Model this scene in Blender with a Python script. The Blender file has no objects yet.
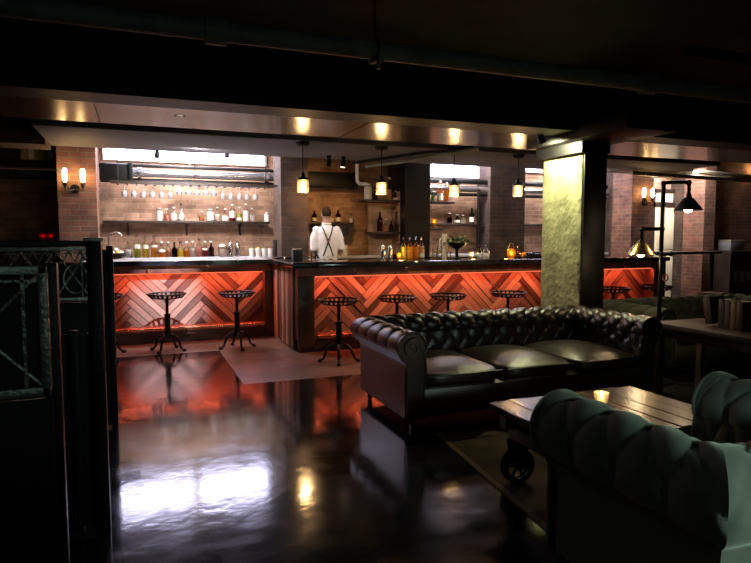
import bpy, bmesh, math, random
from mathutils import Vector, Matrix, Euler, noise as mnoise
random.seed(7)
S = bpy.context.scene
COL = S.collection
PI = math.pi
sin, cos, rad = math.sin, math.cos, math.radians

# ------------------------------------------------------------------ camera
F_PX, YAW, PITCH, EYE = 600.0, rad(21.4), math.atan(45.5 / 600), 1.37
cam = bpy.data.cameras.new('camera'); cam.sensor_width = 36; cam.lens = F_PX / 751 * 36
cam.clip_start = 0.05
co = bpy.data.objects.new('camera', cam); COL.objects.link(co)
co.location = (0, 0, EYE); co.rotation_euler = (PI / 2 - PITCH, 0, -YAW)
S.camera = co
S.view_settings.view_transform = 'Standard'; S.view_settings.look = 'None'
S.view_settings.exposure = -.35; S.view_settings.gamma = 1; S.view_settings.use_curve_mapping = False
S.cycles.use_denoising = True
S.cycles.max_bounces = 8; S.cycles.transparent_max_bounces = 16
S.cycles.sample_clamp_indirect = 4
S.cycles.caustics_reflective = False; S.cycles.caustics_refractive = False
w = bpy.data.worlds.new('world'); S.world = w; w.use_nodes = True
w.node_tree.nodes['Background'].inputs[0].default_value = (.010, .014, .013, 1)
w.node_tree.nodes['Background'].inputs[1].default_value = .3
FW = (sin(YAW) * cos(PITCH), cos(YAW) * cos(PITCH), -sin(PITCH))
RT = (cos(YAW), -sin(YAW), 0)
UP = (sin(YAW) * sin(PITCH), cos(YAW) * sin(PITCH), cos(PITCH))
def at(x, y, X=None, Y=None, z=None):          # a point of the photograph on a known plane of the room
    r = [FW[i] * F_PX + RT[i] * (x - 375.5) + UP[i] * (281.5 - y) for i in range(3)]
    t = X / r[0] if X is not None else Y / r[1] if Y is not None else (z - EYE) / r[2]
    return Vector((r[0] * t, r[1] * t, EYE + r[2] * t))

# ------------------------------------------------------------------ materials
def newmat(name):
    m = bpy.data.materials.new(name); m.use_nodes = True
    nt = m.node_tree
    return m, nt, nt.nodes['Principled BSDF'], nt.nodes['Material Output']
def link(nt, a, b): nt.links.new(a, b)
def mat(name, col, rough=.5, metal=0, var=.25, scale=6, bump=.0, bscale=40, rvar=.15, spec=.5, sheen=0, coat=0):
    m, nt, b, o = newmat(name)
    tc = nt.nodes.new('ShaderNodeTexCoord')
    n = nt.nodes.new('ShaderNodeTexNoise'); n.inputs['Scale'].default_value = scale; n.inputs['Detail'].default_value = 6
    link(nt, tc.outputs['Object'], n.inputs['Vector'])
    r = nt.nodes.new('ShaderNodeValToRGB')
    r.color_ramp.elements[0].position = .3; r.color_ramp.elements[1].position = .7
    r.color_ramp.elements[0].color = tuple(c * (1 - var) for c in col) + (1,)
    r.color_ramp.elements[1].color = tuple(min(1, c * (1 + var)) for c in col) + (1,)
    link(nt, n.outputs['Fac'], r.inputs['Fac']); link(nt, r.outputs['Color'], b.inputs['Base Color'])
    mr = nt.nodes.new('ShaderNodeMapRange')
    mr.inputs['To Min'].default_value = max(.02, rough - rvar * rough); mr.inputs['To Max'].default_value = min(1, rough + rvar * rough)
    link(nt, n.outputs['Fac'], mr.inputs['Value']); link(nt, mr.outputs['Result'], b.inputs['Roughness'])
    b.inputs['Metallic'].default_value = metal; b.inputs['Specular IOR Level'].default_value = spec
    if sheen:
        b.inputs['Sheen Weight'].default_value = sheen; b.inputs['Sheen Roughness'].default_value = .4
        b.inputs['Sheen Tint'].default_value = tuple(min(1, c * 4 + .1) for c in col) + (1,)
    if coat: b.inputs['Coat Weight'].default_value = coat; b.inputs['Coat Roughness'].default_value = .1
    if bump:
        n2 = nt.nodes.new('ShaderNodeTexNoise'); n2.inputs['Scale'].default_value = bscale; n2.inputs['Detail'].default_value = 5
        link(nt, tc.outputs['Object'], n2.inputs['Vector'])
        bp = nt.nodes.new('ShaderNodeBump'); bp.inputs['Strength'].default_value = bump; bp.inputs['Distance'].default_value = .02
        link(nt, n2.outputs['Fac'], bp.inputs['Height']); link(nt, bp.outputs['Normal'], b.inputs['Normal'])
    return m
def emis(name, col, strength):
    m, nt, b, o = newmat(name); nt.nodes.remove(b)
    e = nt.nodes.new('ShaderNodeEmission'); e.inputs[0].default_value = (*col, 1); e.inputs[1].default_value = strength
    link(nt, e.outputs[0], o.inputs['Surface']); return m
def thin_glass(name, col=(1, 1, 1), rough=.03, frost=0.0):
    m, nt, b, o = newmat(name); nt.nodes.remove(b)
    t = nt.nodes.new('ShaderNodeBsdfTransparent'); t.inputs[0].default_value = (*col, 1)
    g = nt.nodes.new('ShaderNodeBsdfGlossy'); g.inputs['Roughness'].default_value = rough
    f = nt.nodes.new('ShaderNodeLayerWeight'); f.inputs['Blend'].default_value = .32
    a = t.outputs[0]
    if frost:
        tr = nt.nodes.new('ShaderNodeBsdfTranslucent'); tr.inputs[0].default_value = (*col, 1)
        df = nt.nodes.new('ShaderNodeBsdfDiffuse'); df.inputs[0].default_value = (*col, 1)
        tl = nt.nodes.new('ShaderNodeMixShader'); link(nt, tr.outputs[0], tl.inputs[1]); link(nt, df.outputs[0], tl.inputs[2])
        mx = nt.nodes.new('ShaderNodeMixShader'); mx.inputs[0].default_value = frost
        link(nt, t.outputs[0], mx.inputs[1]); link(nt, tl.outputs[0], mx.inputs[2]); a = mx.outputs[0]
    m2 = nt.nodes.new('ShaderNodeMixShader')
    link(nt, f.outputs['Fresnel'], m2.inputs[0]); link(nt, a, m2.inputs[1]); link(nt, g.outputs[0], m2.inputs[2])
    link(nt, m2.outputs[0], o.inputs['Surface']); return m
def liquid(name, col):
    m, nt, b, o = newmat(name); nt.nodes.remove(b)
    t = nt.nodes.new('ShaderNodeBsdfTransparent'); t.inputs[0].default_value = (*col, 1)
    tl = nt.nodes.new('ShaderNodeBsdfTranslucent'); tl.inputs[0].default_value = (*col, 1)
    d = nt.nodes.new('ShaderNodeBsdfDiffuse'); d.inputs[0].default_value = (*col, 1)
    a = nt.nodes.new('ShaderNodeAddShader'); link(nt, tl.outputs[0], a.inputs[0]); link(nt, d.outputs[0], a.inputs[1])
    m1 = nt.nodes.new('ShaderNodeMixShader'); m1.inputs[0].default_value = .55
    link(nt, t.outputs[0], m1.inputs[1]); link(nt, a.outputs[0], m1.inputs[2])
    link(nt, m1.outputs[0], o.inputs['Surface']); return m
def brick(name, c1, c2, mortar, rough=.85, bw=.215, rh=.075):
    m, nt, b, o = newmat(name)
    g = nt.nodes.new('ShaderNodeNewGeometry'); sp = nt.nodes.new('ShaderNodeSeparateXYZ'); link(nt, g.outputs['Position'], sp.inputs[0])
    ad = nt.nodes.new('ShaderNodeMath'); link(nt, sp.outputs[0], ad.inputs[0]); link(nt, sp.outputs[1], ad.inputs[1])
    cb = nt.nodes.new('ShaderNodeCombineXYZ'); link(nt, ad.outputs[0], cb.inputs[0]); link(nt, sp.outputs[2], cb.inputs[1])
    nz = nt.nodes.new('ShaderNodeTexNoise'); nz.inputs['Scale'].default_value = 9; link(nt, g.outputs['Position'], nz.inputs['Vector'])
    br = nt.nodes.new('ShaderNodeTexBrick'); br.inputs['Scale'].default_value = 1; br.inputs['Brick Width'].default_value = bw
    br.inputs['Row Height'].default_value = rh; br.inputs['Mortar Size'].default_value = .007; br.inputs['Mortar Smooth'].default_value = .3
    br.inputs['Color1'].default_value = (*c1, 1); br.inputs['Color2'].default_value = (*c2, 1); br.inputs['Mortar'].default_value = (*mortar, 1)
    link(nt, cb.outputs[0], br.inputs['Vector'])
    n2 = nt.nodes.new('ShaderNodeTexNoise'); n2.inputs['Scale'].default_value = 3.5; n2.inputs['Detail'].default_value = 8; link(nt, g.outputs['Position'], n2.inputs['Vector'])
    mr = nt.nodes.new('ShaderNodeMapRange'); mr.inputs['From Min'].default_value = .3; mr.inputs['From Max'].default_value = .7
    mr.inputs['To Min'].default_value = .55; mr.inputs['To Max'].default_value = 1.35; link(nt, n2.outputs['Fac'], mr.inputs['Value'])
    mx = nt.nodes.new('ShaderNodeVectorMath'); mx.operation = 'SCALE'
    link(nt, br.outputs['Color'], mx.inputs[0]); link(nt, mr.outputs['Result'], mx.inputs['Scale'])
    link(nt, mx.outputs[0], b.inputs['Base Color']); b.inputs['Roughness'].default_value = rough
    inv = nt.nodes.new('ShaderNodeMath'); inv.operation = 'SUBTRACT'; inv.inputs[0].default_value = 1; link(nt, br.outputs['Fac'], inv.inputs[1])
    s2 = nt.nodes.new('ShaderNodeMath'); s2.operation = 'MULTIPLY_ADD'; link(nt, nz.outputs['Fac'], s2.inputs[0]); s2.inputs[1].default_value = .5; link(nt, inv.outputs[0], s2.inputs[2])
    bp = nt.nodes.new('ShaderNodeBump'); bp.inputs['Strength'].default_value = .7; bp.inputs['Distance'].default_value = .012
    link(nt, s2.outputs[0], bp.inputs['Height']); link(nt, bp.outputs['Normal'], b.inputs['Normal'])
    return m
def plankmat(name, c1, c2, rough=.45, spec=.5, axis=0):
    # wood: colour varies per plank (mesh attribute 'tone') and along the grain
    m, nt, b, o = newmat(name)
    at_ = nt.nodes.new('ShaderNodeAttribute'); at_.attribute_name = 'tone'
    gr = nt.nodes.new('ShaderNodeAttribute'); gr.attribute_name = 'grain'
    n = nt.nodes.new('ShaderNodeTexNoise'); n.inputs['Scale'].default_value = 1; n.inputs['Detail'].default_value = 6
    link(nt, gr.outputs['Vector'], n.inputs['Vector'])
    a = nt.nodes.new('ShaderNodeMath'); a.operation = 'MULTIPLY_ADD'; link(nt, n.outputs['Fac'], a.inputs[0]); a.inputs[1].default_value = .55
    sb = nt.nodes.new('ShaderNodeMath'); sb.operation = 'MULTIPLY_ADD'; link(nt, at_.outputs['Fac'], sb.inputs[0]); sb.inputs[1].default_value = .95; sb.inputs[2].default_value = -.25
    link(nt, sb.outputs[0], a.inputs[2])
    r = nt.nodes.new('ShaderNodeValToRGB'); r.color_ramp.elements[0].color = (*c1, 1); r.color_ramp.elements[1].color = (*c2, 1)
    link(nt, a.outputs[0], r.inputs['Fac']); link(nt, r.outputs['Color'], b.inputs['Base Color'])
    b.inputs['Roughness'].default_value = rough; b.inputs['Specular IOR Level'].default_value = spec
    bp = nt.nodes.new('ShaderNodeBump'); bp.inputs['Strength'].default_value = .35; bp.inputs['Distance'].default_value = .004
    link(nt, n.outputs['Fac'], bp.inputs['Height']); link(nt, bp.outputs['Normal'], b.inputs['Normal'])
    return m
def floormat():
    m, nt, b, o = newmat('polished concrete')
    g = nt.nodes.new('ShaderNodeNewGeometry'); sp = nt.nodes.new('ShaderNodeSeparateXYZ'); link(nt, g.outputs['Position'], sp.inputs[0])
    n = nt.nodes.new('ShaderNodeTexNoise'); n.inputs['Scale'].default_value = 1.6; n.inputs['Detail'].default_value = 9; n.inputs['Roughness'].default_value = .65
    link(nt, g.outputs['Position'], n.inputs['Vector'])
    def M(op, a, c=None, d=None):
        q = nt.nodes.new('ShaderNodeMath'); q.operation = op
        for i, v in enumerate((a, c, d)):
            if v is None: continue
            if isinstance(v, (int, float)): q.inputs[i].default_value = v
            else: link(nt, v, q.inputs[i])
        return q.outputs[0]
    def step(v, edge): return M('MULTIPLY', M('SUBTRACT', v, edge), 40)
    def cl(v):
        q = nt.nodes.new('ShaderNodeClamp'); link(nt, v, q.inputs[0]); return q.outputs[0]
    x, y = sp.outputs[0], sp.outputs[1]
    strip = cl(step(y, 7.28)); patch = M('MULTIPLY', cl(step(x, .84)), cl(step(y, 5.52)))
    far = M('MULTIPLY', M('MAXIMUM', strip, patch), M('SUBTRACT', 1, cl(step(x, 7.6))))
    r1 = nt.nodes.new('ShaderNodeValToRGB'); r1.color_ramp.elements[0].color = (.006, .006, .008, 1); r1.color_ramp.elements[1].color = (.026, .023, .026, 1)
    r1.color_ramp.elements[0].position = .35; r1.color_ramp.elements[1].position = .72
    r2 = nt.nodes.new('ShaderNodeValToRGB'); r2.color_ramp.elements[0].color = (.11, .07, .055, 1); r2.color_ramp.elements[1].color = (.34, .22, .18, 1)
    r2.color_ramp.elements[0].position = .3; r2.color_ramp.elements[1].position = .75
    link(nt, n.outputs['Fac'], r1.inputs[0]); link(nt, n.outputs['Fac'], r2.inputs[0])
    mx = nt.nodes.new('ShaderNodeMix'); mx.data_type = 'RGBA'
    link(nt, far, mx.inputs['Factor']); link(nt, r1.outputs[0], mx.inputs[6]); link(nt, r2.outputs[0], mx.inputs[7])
    link(nt, mx.outputs[2], b.inputs['Base Color'])
    n3 = nt.nodes.new('ShaderNodeTexNoise'); n3.inputs['Scale'].default_value = 5; n3.inputs['Detail'].default_value = 8; link(nt, g.outputs['Position'], n3.inputs['Vector'])
    rg = nt.nodes.new('ShaderNodeMapRange'); rg.inputs['From Min'].default_value = .3; rg.inputs['From Max'].default_value = .75
    rg.inputs['To Min'].default_value = .07; rg.inputs['To Max'].default_value = .19; link(nt, n3.outputs['Fac'], rg.inputs['Value'])
    link(nt, M('MULTIPLY_ADD', far, .22, rg.outputs[0]), b.inputs['Roughness'])
    n2 = nt.nodes.new('ShaderNodeTexNoise'); n2.inputs['Scale'].default_value = 7; n2.inputs['Detail'].default_value = 3; link(nt, g.outputs['Position'], n2.inputs['Vector'])
    bp = nt.nodes.new('ShaderNodeBump'); bp.inputs['Strength'].default_value = .10; bp.inputs['Distance'].default_value = .02
    link(nt, n2.outputs['Fac'], bp.inputs['Height']); link(nt, bp.outputs['Normal'], b.inputs['Normal'])
    b.inputs['Coat Weight'].default_value = .5; b.inputs['Coat Roughness'].default_value = .1
    return m

M_floor = floormat()
M_brick = brick('red brick', (.24, .10, .06), (.15, .065, .042), (.19, .15, .12))
M_brickpale = brick('washed brick', (.48, .28, .18), (.30, .16, .10), (.40, .29, .21))
M_brickdark = brick('shaded brick', (.085, .048, .034), (.055, .033, .025), (.075, .06, .05))  # brick darkened so the shade on the piers sits in the colour
M_ceil = mat('dark painted ceiling', (.06, .075, .062), .8, var=.3, scale=3, bump=.3, bscale=18)
M_steelblack = mat('blackened steel', (.006, .006, .006), .5, .15, spec=.25, var=.4, scale=5, bump=.1, bscale=25)
M_iron = mat('cast iron', (.022, .021, .022), .38, .75, var=.4, scale=9, bump=.15, bscale=60)
M_ironworn = mat('worn iron', (.42, .43, .41), .36, .7, var=.6, scale=14, bump=.25, bscale=70)
M_soffit = mat('galvanised sheet metal', (.34, .32, .35), .21, .9, var=.25, scale=1.7, bump=.03, bscale=6, rvar=.3)
M_grey = mat('grey painted plaster', (.15, .145, .155), .7, var=.15, scale=2, bump=.15, bscale=12)
M_greypipe = mat('grey painted pipe', (.17, .20, .185), .6, var=.25, scale=6)
M_galv = mat('galvanised pipe', (.55, .50, .36), .35, .7, var=.25, scale=8)
M_silver = mat('bare silver pipe', (.72, .72, .75), .22, .95, var=.1, scale=5)
M_conc = mat('raw concrete', (.38, .385, .22), .85, var=.38, scale=4.5, bump=.8, bscale=16, spec=.25)
M_darkwood = mat('dark stained oak', (.075, .032, .018), .42, var=.45, scale=5, bump=.1, bscale=60)
M_frame = mat('bar framing timber', (.32, .11, .065), .42, var=.5, scale=7, bump=.2, bscale=50)
M_shelfwood = mat('black brown shelf board', (.030, .018, .013), .5, var=.4, scale=6)
M_panel = plankmat('reclaimed plank', (.045, .020, .014), (.56, .33, .24), .36)
M_tabletop = plankmat('worn cart plank', (.035, .02, .012), (.15, .085, .048), .24, .6)
M_stone = mat('polished dark stone', (.03, .026, .028), .10, var=.5, scale=8, coat=.3)
M_marble = mat('pale stone worktop', (.55, .54, .58), .16, var=.12, scale=3)
M_leather = mat('oxblood black leather', (.022, .014, .010), .31, var=.35, scale=5, bump=.12, bscale=220, spec=.6)
M_velvet = mat('dark green velvet', (.10, .115, .088), .85, var=.2, scale=7, bump=.15, bscale=240, spec=.2, sheen=.6)
M_velvetlit = mat('lit green velvet', (.10, .12, .075), .85, var=.2, scale=7, bump=.15, bscale=240, spec=.2, sheen=.4)  # lit copy of the green velvet, light put into the colour
M_button = mat('leather button', (.04, .026, .018), .3)
M_vbutton = mat('velvet button', (.04, .055, .042), .7)
M_brass = mat('aged brass', (.62, .40, .16), .28, 1, var=.2)
M_copper = mat('copper rail', (.70, .34, .20), .25, 1, var=.15)
M_chrome = mat('brushed steel', (.70, .70, .72), .18, 1, var=.1)
M_white = mat('white glazed', (.78, .76, .74), .35, var=.05)
M_cream = mat('cream painted wood', (.76, .66, .44), .5, var=.08, bump=.05)
M_paper = mat('bottle label paper', (.72, .68, .60), .7, var=.1)
M_shirt = mat('white cotton shirt', (.78, .76, .78), .8, var=.05, bump=.25, bscale=30)
M_skin = mat('skin', (.36, .20, .14), .5, var=.08)
M_hair = mat('short dark hair', (.022, .013, .009), .85, spec=.1, var=.3, bump=.4, bscale=150)
M_black = mat('black cloth', (.012, .012, .015), .7)
M_rubber = mat('black matte plastic', (.014, .014, .014), .55)
M_red = mat('red velvet cushion', (.35, .03, .04), .8)
M_rug = None
M_green = mat('leaf green', (.05, .09, .03), .5, var=.4)
M_lemon = mat('lemon peel', (.75, .55, .10), .45, var=.15)
M_lime = mat('lime peel', (.20, .32, .06), .45, var=.2)
M_wax = mat('candle wax', (.80, .66, .42), .5)
M_glass = thin_glass('clear glass')
M_glassg = thin_glass('green glass', (.35, .55, .35))
M_glassb = thin_glass('brown glass', (.30, .13, .06))
M_glassp = thin_glass('plum glass', (.22, .05, .12))
M_jar = thin_glass('seeded lantern glass', (1, .9, .74), .2, frost=.55)
M_wine = thin_glass('wine glass', (.97, .96, 1), .05, frost=.5)
M_pane = thin_glass('window glass', (.92, .95, 1))
M_amberjar = thin_glass('amber lantern glass', (1, .55, .14), .1, frost=.5)
LIQ = {k: liquid('liquid ' + k, c) for k, c in dict(lime=(.62, .66, .16), yellow=(.86, .76, .22), orange=(.86, .55, .10), amber=(.74, .38, .08),
       brown=(.30, .12, .05), dark=(.09, .035, .02), clear=(.85, .86, .88), pink=(.82, .50, .44), red=(.40, .05, .07), white=(.88, .84, .80), tan=(.70, .42, .22)).items()}
M_bulb = emis('warm filament bulb', (1, .62, .25), 60)
M_bulb2 = emis('warm tubular bulb', (1, .66, .28), 24)
M_bulb3 = emis('pale lamp bulb', (1, .82, .52), 14)
M_flame = emis('candle flame', (1, .66, .25), 40)
M_led = emis('red orange light strip', (1, .16, .07), 2.0)
M_sky = emis('daylit window', (.72, .69, 1.0), 18.0)
M_spotlens = emis('lit spot lens', (1, .85, .6), 10)

# ------------------------------------------------------------------ mesh helpers
class MB:
    def __init__(s): s.bm = bmesh.new(); s.tone = s.bm.verts.layers.float.new('tone'); s.grain = s.bm.verts.layers.float_vector.new('grain')
    def _mark(s, vs, tone=None, grain=None):
        if tone is None: return
        for v in vs: v[s.tone] = tone; v[s.grain] = grain(v.co) if grain else v.co
    def box(s, x0, x1, y0, y1, z0, z1, bev=0, seg=2, M=None, tone=None, grain=None):
        r = bmesh.ops.create_cube(s.bm, size=1); vs = r['verts']
        for v in vs: v.co = Vector((x0 + (v.co.x + .5) * (x1 - x0), y0 + (v.co.y + .5) * (y1 - y0), z0 + (v.co.z + .5) * (z1 - z0)))
        if bev:
            es = list({e for v in vs for e in v.link_edges})
            r = bmesh.ops.bevel(s.bm, geom=es, offset=bev, segments=seg, profile=.5, affect='EDGES', clamp_overlap=True)
            vs = list({v for f in r['faces'] for v in f.verts} | {v for v in vs if v.is_valid})
        s._mark(vs, tone, grain)
        if M is not None:
            for v in vs: v.co = M @ v.co
        return vs
    def rings(s, rings, close_u=True, cap=True, closed=False):
        rows = [[s.bm.verts.new(p) for p in r] for r in rings]
        n = len(rows[0]); m = len(rows)
        for i in range(m if closed else m - 1):
            a, b = rows[i], rows[(i + 1) % m]
            for j in range(n if close_u else n - 1):
                k = (j + 1) % n
                try: s.bm.faces.new((a[j], a[k], b[k], b[j]))
                except ValueError: pass
        if cap and close_u and not closed:
            for r, fl in ((rows[0], True), (rows[-1], False)):
                try: s.bm.faces.new(r[::-1] if fl else r)
                except ValueError: pass
        return rows
    def tube(s, pts, r, seg=10, closed=False, rr=None, squash=1):
        pts = [Vector(p) for p in pts]; n = len(pts); out = []
        t0 = (pts[1] - pts[0]).normalized()
        nrm = t0.orthogonal().normalized()
        for i, p in enumerate(pts):
            if closed: t = (pts[(i + 1) % n] - pts[i - 1]).normalized()
            elif i == 0: t = t0
            elif i == n - 1: t = (pts[-1] - pts[-2]).normalized()
            else: t = ((pts[i + 1] - p).normalized() + (p - pts[i - 1]).normalized()).normalized()
            nrm = (nrm - t * nrm.dot(t)).normalized(); b = t.cross(nrm)
            q = rr[i] if rr else r
            out.append([p + nrm * cos(2 * PI * k / seg) * q + b * sin(2 * PI * k / seg) * q * squash for k in range(seg)])
        s.rings(out, closed=closed)
    def cyl(s, a, b, r, seg=16, r2=None): s.tube([a, b], r, seg, rr=[r, r if r2 is None else r2])
    def lathe(s, prof, c=(0, 0, 0), seg=20, M=None):
        c = Vector(c); rows = []
        for r, z in prof:
            rows.append([c + Vector((max(r, 1e-4) * cos(2 * PI * k / seg), max(r, 1e-4) * sin(2 * PI * k / seg), z)) for k in range(seg)])
        if M is not None: rows = [[M @ p for p in r] for r in rows]
        s.rings(rows)
    def sphere(s, c, r, sc=(1, 1, 1), u=16, v=10):
        M = Matrix.Translation(Vector(c)) @ Matrix.Diagonal((sc[0] * r, sc[1] * r, sc[2] * r, 1))
        return bmesh.ops.create_uvsphere(s.bm, u_segments=u, v_segments=v, radius=1, matrix=M)['verts']
    def prism(s, pts, n, tone=None, grain=None):      # pts: closed loop of 3D points, n: extrusion vector
        n = Vector(n); a = [s.bm.verts.new(Vector(p)) for p in pts]; b = [s.bm.verts.new(Vector(p) + n) for p in pts]
        k = len(a); fs = [s.bm.faces.new(a[::-1]), s.bm.faces.new(b)]
        for i in range(k): s.bm.faces.new((a[i], a[(i + 1) % k], b[(i + 1) % k], b[i]))
        s._mark(a + b, tone, grain); return a + b
    def cushion(s, x0, x1, y0, y1, z0, z1, puff=.03, e=4.0, n=14):
        vs = bmesh.ops.create_cube(s.bm, size=2)['verts']
        es = list({ed for v in vs for ed in v.link_edges})
        n0 = len(s.bm.verts) - 8
        bmesh.ops.subdivide_edges(s.bm, edges=es, cuts=n, use_grid_fill=True)
        allv = list(s.bm.verts)
        c = Vector(((x0 + x1) / 2, (y0 + y1) / 2, (z0 + z1) / 2)); h = Vector(((x1 - x0) / 2, (y1 - y0) / 2, (z1 - z0) / 2))
        for v in allv:
            p = v.co.copy(); L = (abs(p.x) ** e * 1 + abs(p.y) ** e + abs(p.z) ** e) ** (1 / e) or 1
            ez = (1 - p.x ** 2) * (1 - p.y ** 2)
            q = p / L
            v.co = c + Vector((q.x * h.x, q.y * h.y, q.z * h.z + (puff * ez if p.z > 0 else 0)))
def finish(name, mb, material, parent=None, world=True, angle=38):
    me = bpy.data.meshes.new(name)
    bmesh.ops.recalc_face_normals(mb.bm, faces=mb.bm.faces)
    for f in mb.bm.faces: f.smooth = True
    mb.bm.to_mesh(me); mb.bm.free()
    me.set_sharp_from_angle(angle=rad(angle))
    me.materials.append(material)
    o = bpy.data.objects.new(name, me); COL.objects.link(o)
    if parent is not None:
        o.parent = parent
        if world:
            off = parent['_w'] if '_w' in parent else None
            wm = Matrix.Identity(4); p = parent
            chain = []
            while p is not None: chain.append(p); p = p.parent
            for q in reversed(chain): wm = wm @ Matrix.LocRotScale(q.location, q.rotation_euler, q.scale)
            me.transform(wm.inverted())
    return o
def mesh(fn, name, material, parent=None, world=True, angle=38):
    mb = MB(); fn(mb); return finish(name, mb, material, parent, world, angle)
def thing(name, label, cat, loc=(0, 0, 0), rotz=0, group=None):
    o = bpy.data.objects.new(name, None); COL.objects.link(o); o.empty_display_size = .1
    o.location = loc; o.rotation_euler = (0, 0, rotz); return tag(o, label, cat, group)
def tag(o, label, cat, group=None, kind=None):
    o['label'] = label; o['category'] = cat
    if group: o['group'] = group
    if kind: o['kind'] = kind
    return o
def struct(name, fn, material, parent=None, angle=38):
    o = mesh(fn, name, material, parent, angle=angle)
    if parent is None: o['kind'] = 'structure'
    return o
def clone(src, loc=None, rotz=None, label=None, group=None, parent=None):
    c = src.copy(); COL.objects.link(c)
    if parent is not None: c.parent = parent
    if loc is not None: c.location = loc
    if rotz is not None: c.rotation_euler = (0, 0, rotz)
    if label: c['label'] = label
    if group: c['group'] = group
    for ch in list(src.children): clone(ch, parent=c)
    return c
def lamp(kind, name, loc, power, col, parent=None, size=.05, rot=None, **k):
    l = bpy.data.lights.new(name, kind); l.energy = power; l.color = col
    if kind in ('POINT', 'SPOT'): l.shadow_soft_size = size
    for a, v in k.items(): setattr(l, a, v)
    o = bpy.data.objects.new(name, l); COL.objects.link(o)
    o.location = loc
    if rot is not None: o.rotation_euler = rot
    if parent is not None:
        wm = Matrix.LocRotScale(parent.location, parent.rotation_euler, parent.scale)
        o.parent = parent; o.location = wm.inverted() @ Vector(loc)
    return o
def aim(o, tgt):
    d = Vector(tgt) - o.matrix_world.to_translation() if o.parent is None else Vector(tgt) - (o.parent.location + o.location)
    if o.parent is None: d = Vector(tgt) - o.location
    o.rotation_euler = d.to_track_quat('-Z', 'Y').to_euler()
# PART2
BAY_FILL, COLSPOT, BARSPOT = 430, 105, 1500
# ------------------------------------------------------------------ the setting
struct('floor', lambda m: m.box(-7.2, 14.2, -3.7, 10.2, -.2, 0), M_floor)
struct('ceiling', lambda m: (m.box(-7.2, 14.2, -3.7, 8.6, 2.9, 3.05), m.box(-7.2, 14.2, 8.6, 10.2, 3.6, 3.75)), M_ceil)
struct('wall_back', lambda m: m.box(-7.2, 14.2, 10, 10.2, 0, 3.6), M_brickpale)
struct('wall_left', lambda m: m.box(-7.2, -7, -3.7, 10, 0, 3.6), M_brickdark)
struct('wall_right', lambda m: (m.box(14, 14.2, -3.7, 10, 0, 3.6), m.box(11.0, 14, 9.3, 9.5, 0, 3.6)), M_brick)
struct('wall_rear', lambda m: m.box(-7.2, 14.2, -3.9, -3.7, 0, 3.6), M_brickdark)
struct('ceiling_beam', lambda m: (m.box(-7, 14, 4.76, 5.1, 2.38, 2.42), m.box(-7, 14, 4.86, 4.98, 2.4, 2.9), m.box(-7, 14, 4.74, 5.12, 2.80, 2.9), m.box(-7, 14, 4.79, 5.0, 2.42, 2.9)), M_steelblack)
struct('cross_beam', lambda m: (m.box(3.93, 4.52, 4.1, 5.55, 2.30, 2.45, .008), m.box(4.05, 4.40, 4.80, 5.53, 2.19, 2.30)), M_steelblack)
struct('column_shade_sheet', lambda m: m.box(4.095, 4.37, 4.805, 4.826, 0, 2.19, .003), M_steelblack)  # dark sheet added to stand for shade on the column front
def soffit(m):
    xs = [-1.05, -.30, 1.45, 1.95, 2.6, 4.2, 4.9, 6.4, 8.2]
    for a, b in zip(xs, xs[1:]): m.box(a + .004, b - .004, 5.10, 6.02, 2.385 + random.uniform(0, .006), 2.43)
struct('trim_soffit', soffit, M_soffit)
def bulk(m):
    m.box(-1.02, 8.9, 7.2, 8.75, 2.52, 2.9, .01)
    m.box(-7.2, 14.2, 8.6, 8.75, 2.9, 3.6)
struct('trim_bulkhead', bulk, M_grey)
struct('wall_bulkhead', lambda m: m.box(-7, -1.02, 8.2, 8.7, 2.46, 2.9), M_brickdark)
def pier(x0, x1, mt, y0=8.9, y1=9.4, z=3.55): return struct('brick_pier', lambda m: m.box(x0, x1, y0, y1, 0, z), mt)
pier(-.985, -.52, M_brick); pier(1.975, 2.39, M_brickdark)
struct('steel_column', lambda m: (m.box(4.0, 4.45, 8.9, 9.25, 0, 3.55)), M_steelblack)
pier(5.59, 6.30, M_brickdark, 8.9, 8.98); pier(8.71, 9.24, M_brick); pier(10.72, 11.02, M_brick, 9.0, 9.5)
for x0, x1 in ((-.92, -.60), (2.14, 2.36), (4.16, 4.43), (6.0, 6.27), (8.88, 9.22), (10.88, 11.0)):
    struct('bay_light_stop', lambda m: m.box(x0, x1, 9.24, 10.0, 0, 3.6), M_brickdark)  # unseen partitions added to stop light leaking between bays
# rough concrete column that carries the beam, cast with chipped edges
def column(m):
    n, X0, X1, Y0, Y1 = 44, 4.10, 4.355, 4.84, 5.49
    per = [(X0, Y0 + (Y1 - Y0) * (1 - i / 14)) for i in range(14)] + [(X0 + (X1 - X0) * i / 6, Y0) for i in range(6)] \
        + [(X1, Y0 + (Y1 - Y0) * i / 14) for i in range(14)] + [(X1 - (X1 - X0) * i / 6, Y1) for i in range(6)]
    cx, cy = (X0 + X1) / 2, (Y0 + Y1) / 2
    rings = []
    for k in range(n):
        z = 2.19 * k / (n - 1); ring = []
        for x, y in per:
            d = mnoise.noise(Vector((x * 5, y * 5, z * 3))) * .008 + mnoise.noise(Vector((x * 17, y * 17, z * 13))) * .006
            corner = (abs(x - cx) > (X1 - X0) / 2 - .01) and (abs(y - cy) > (Y1 - Y0) / 2 - .01)
            if corner: d -= .012 + .01 * abs(mnoise.noise(Vector((x, y, z * 9))))
            v = Vector((x - cx, y - cy, 0)); v.normalize(); ring.append((x + v.x * d, y + v.y * d, z))
        rings.append(ring)
    m.rings(rings)
struct('concrete_column', column, M_conc, angle=60)
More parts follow.
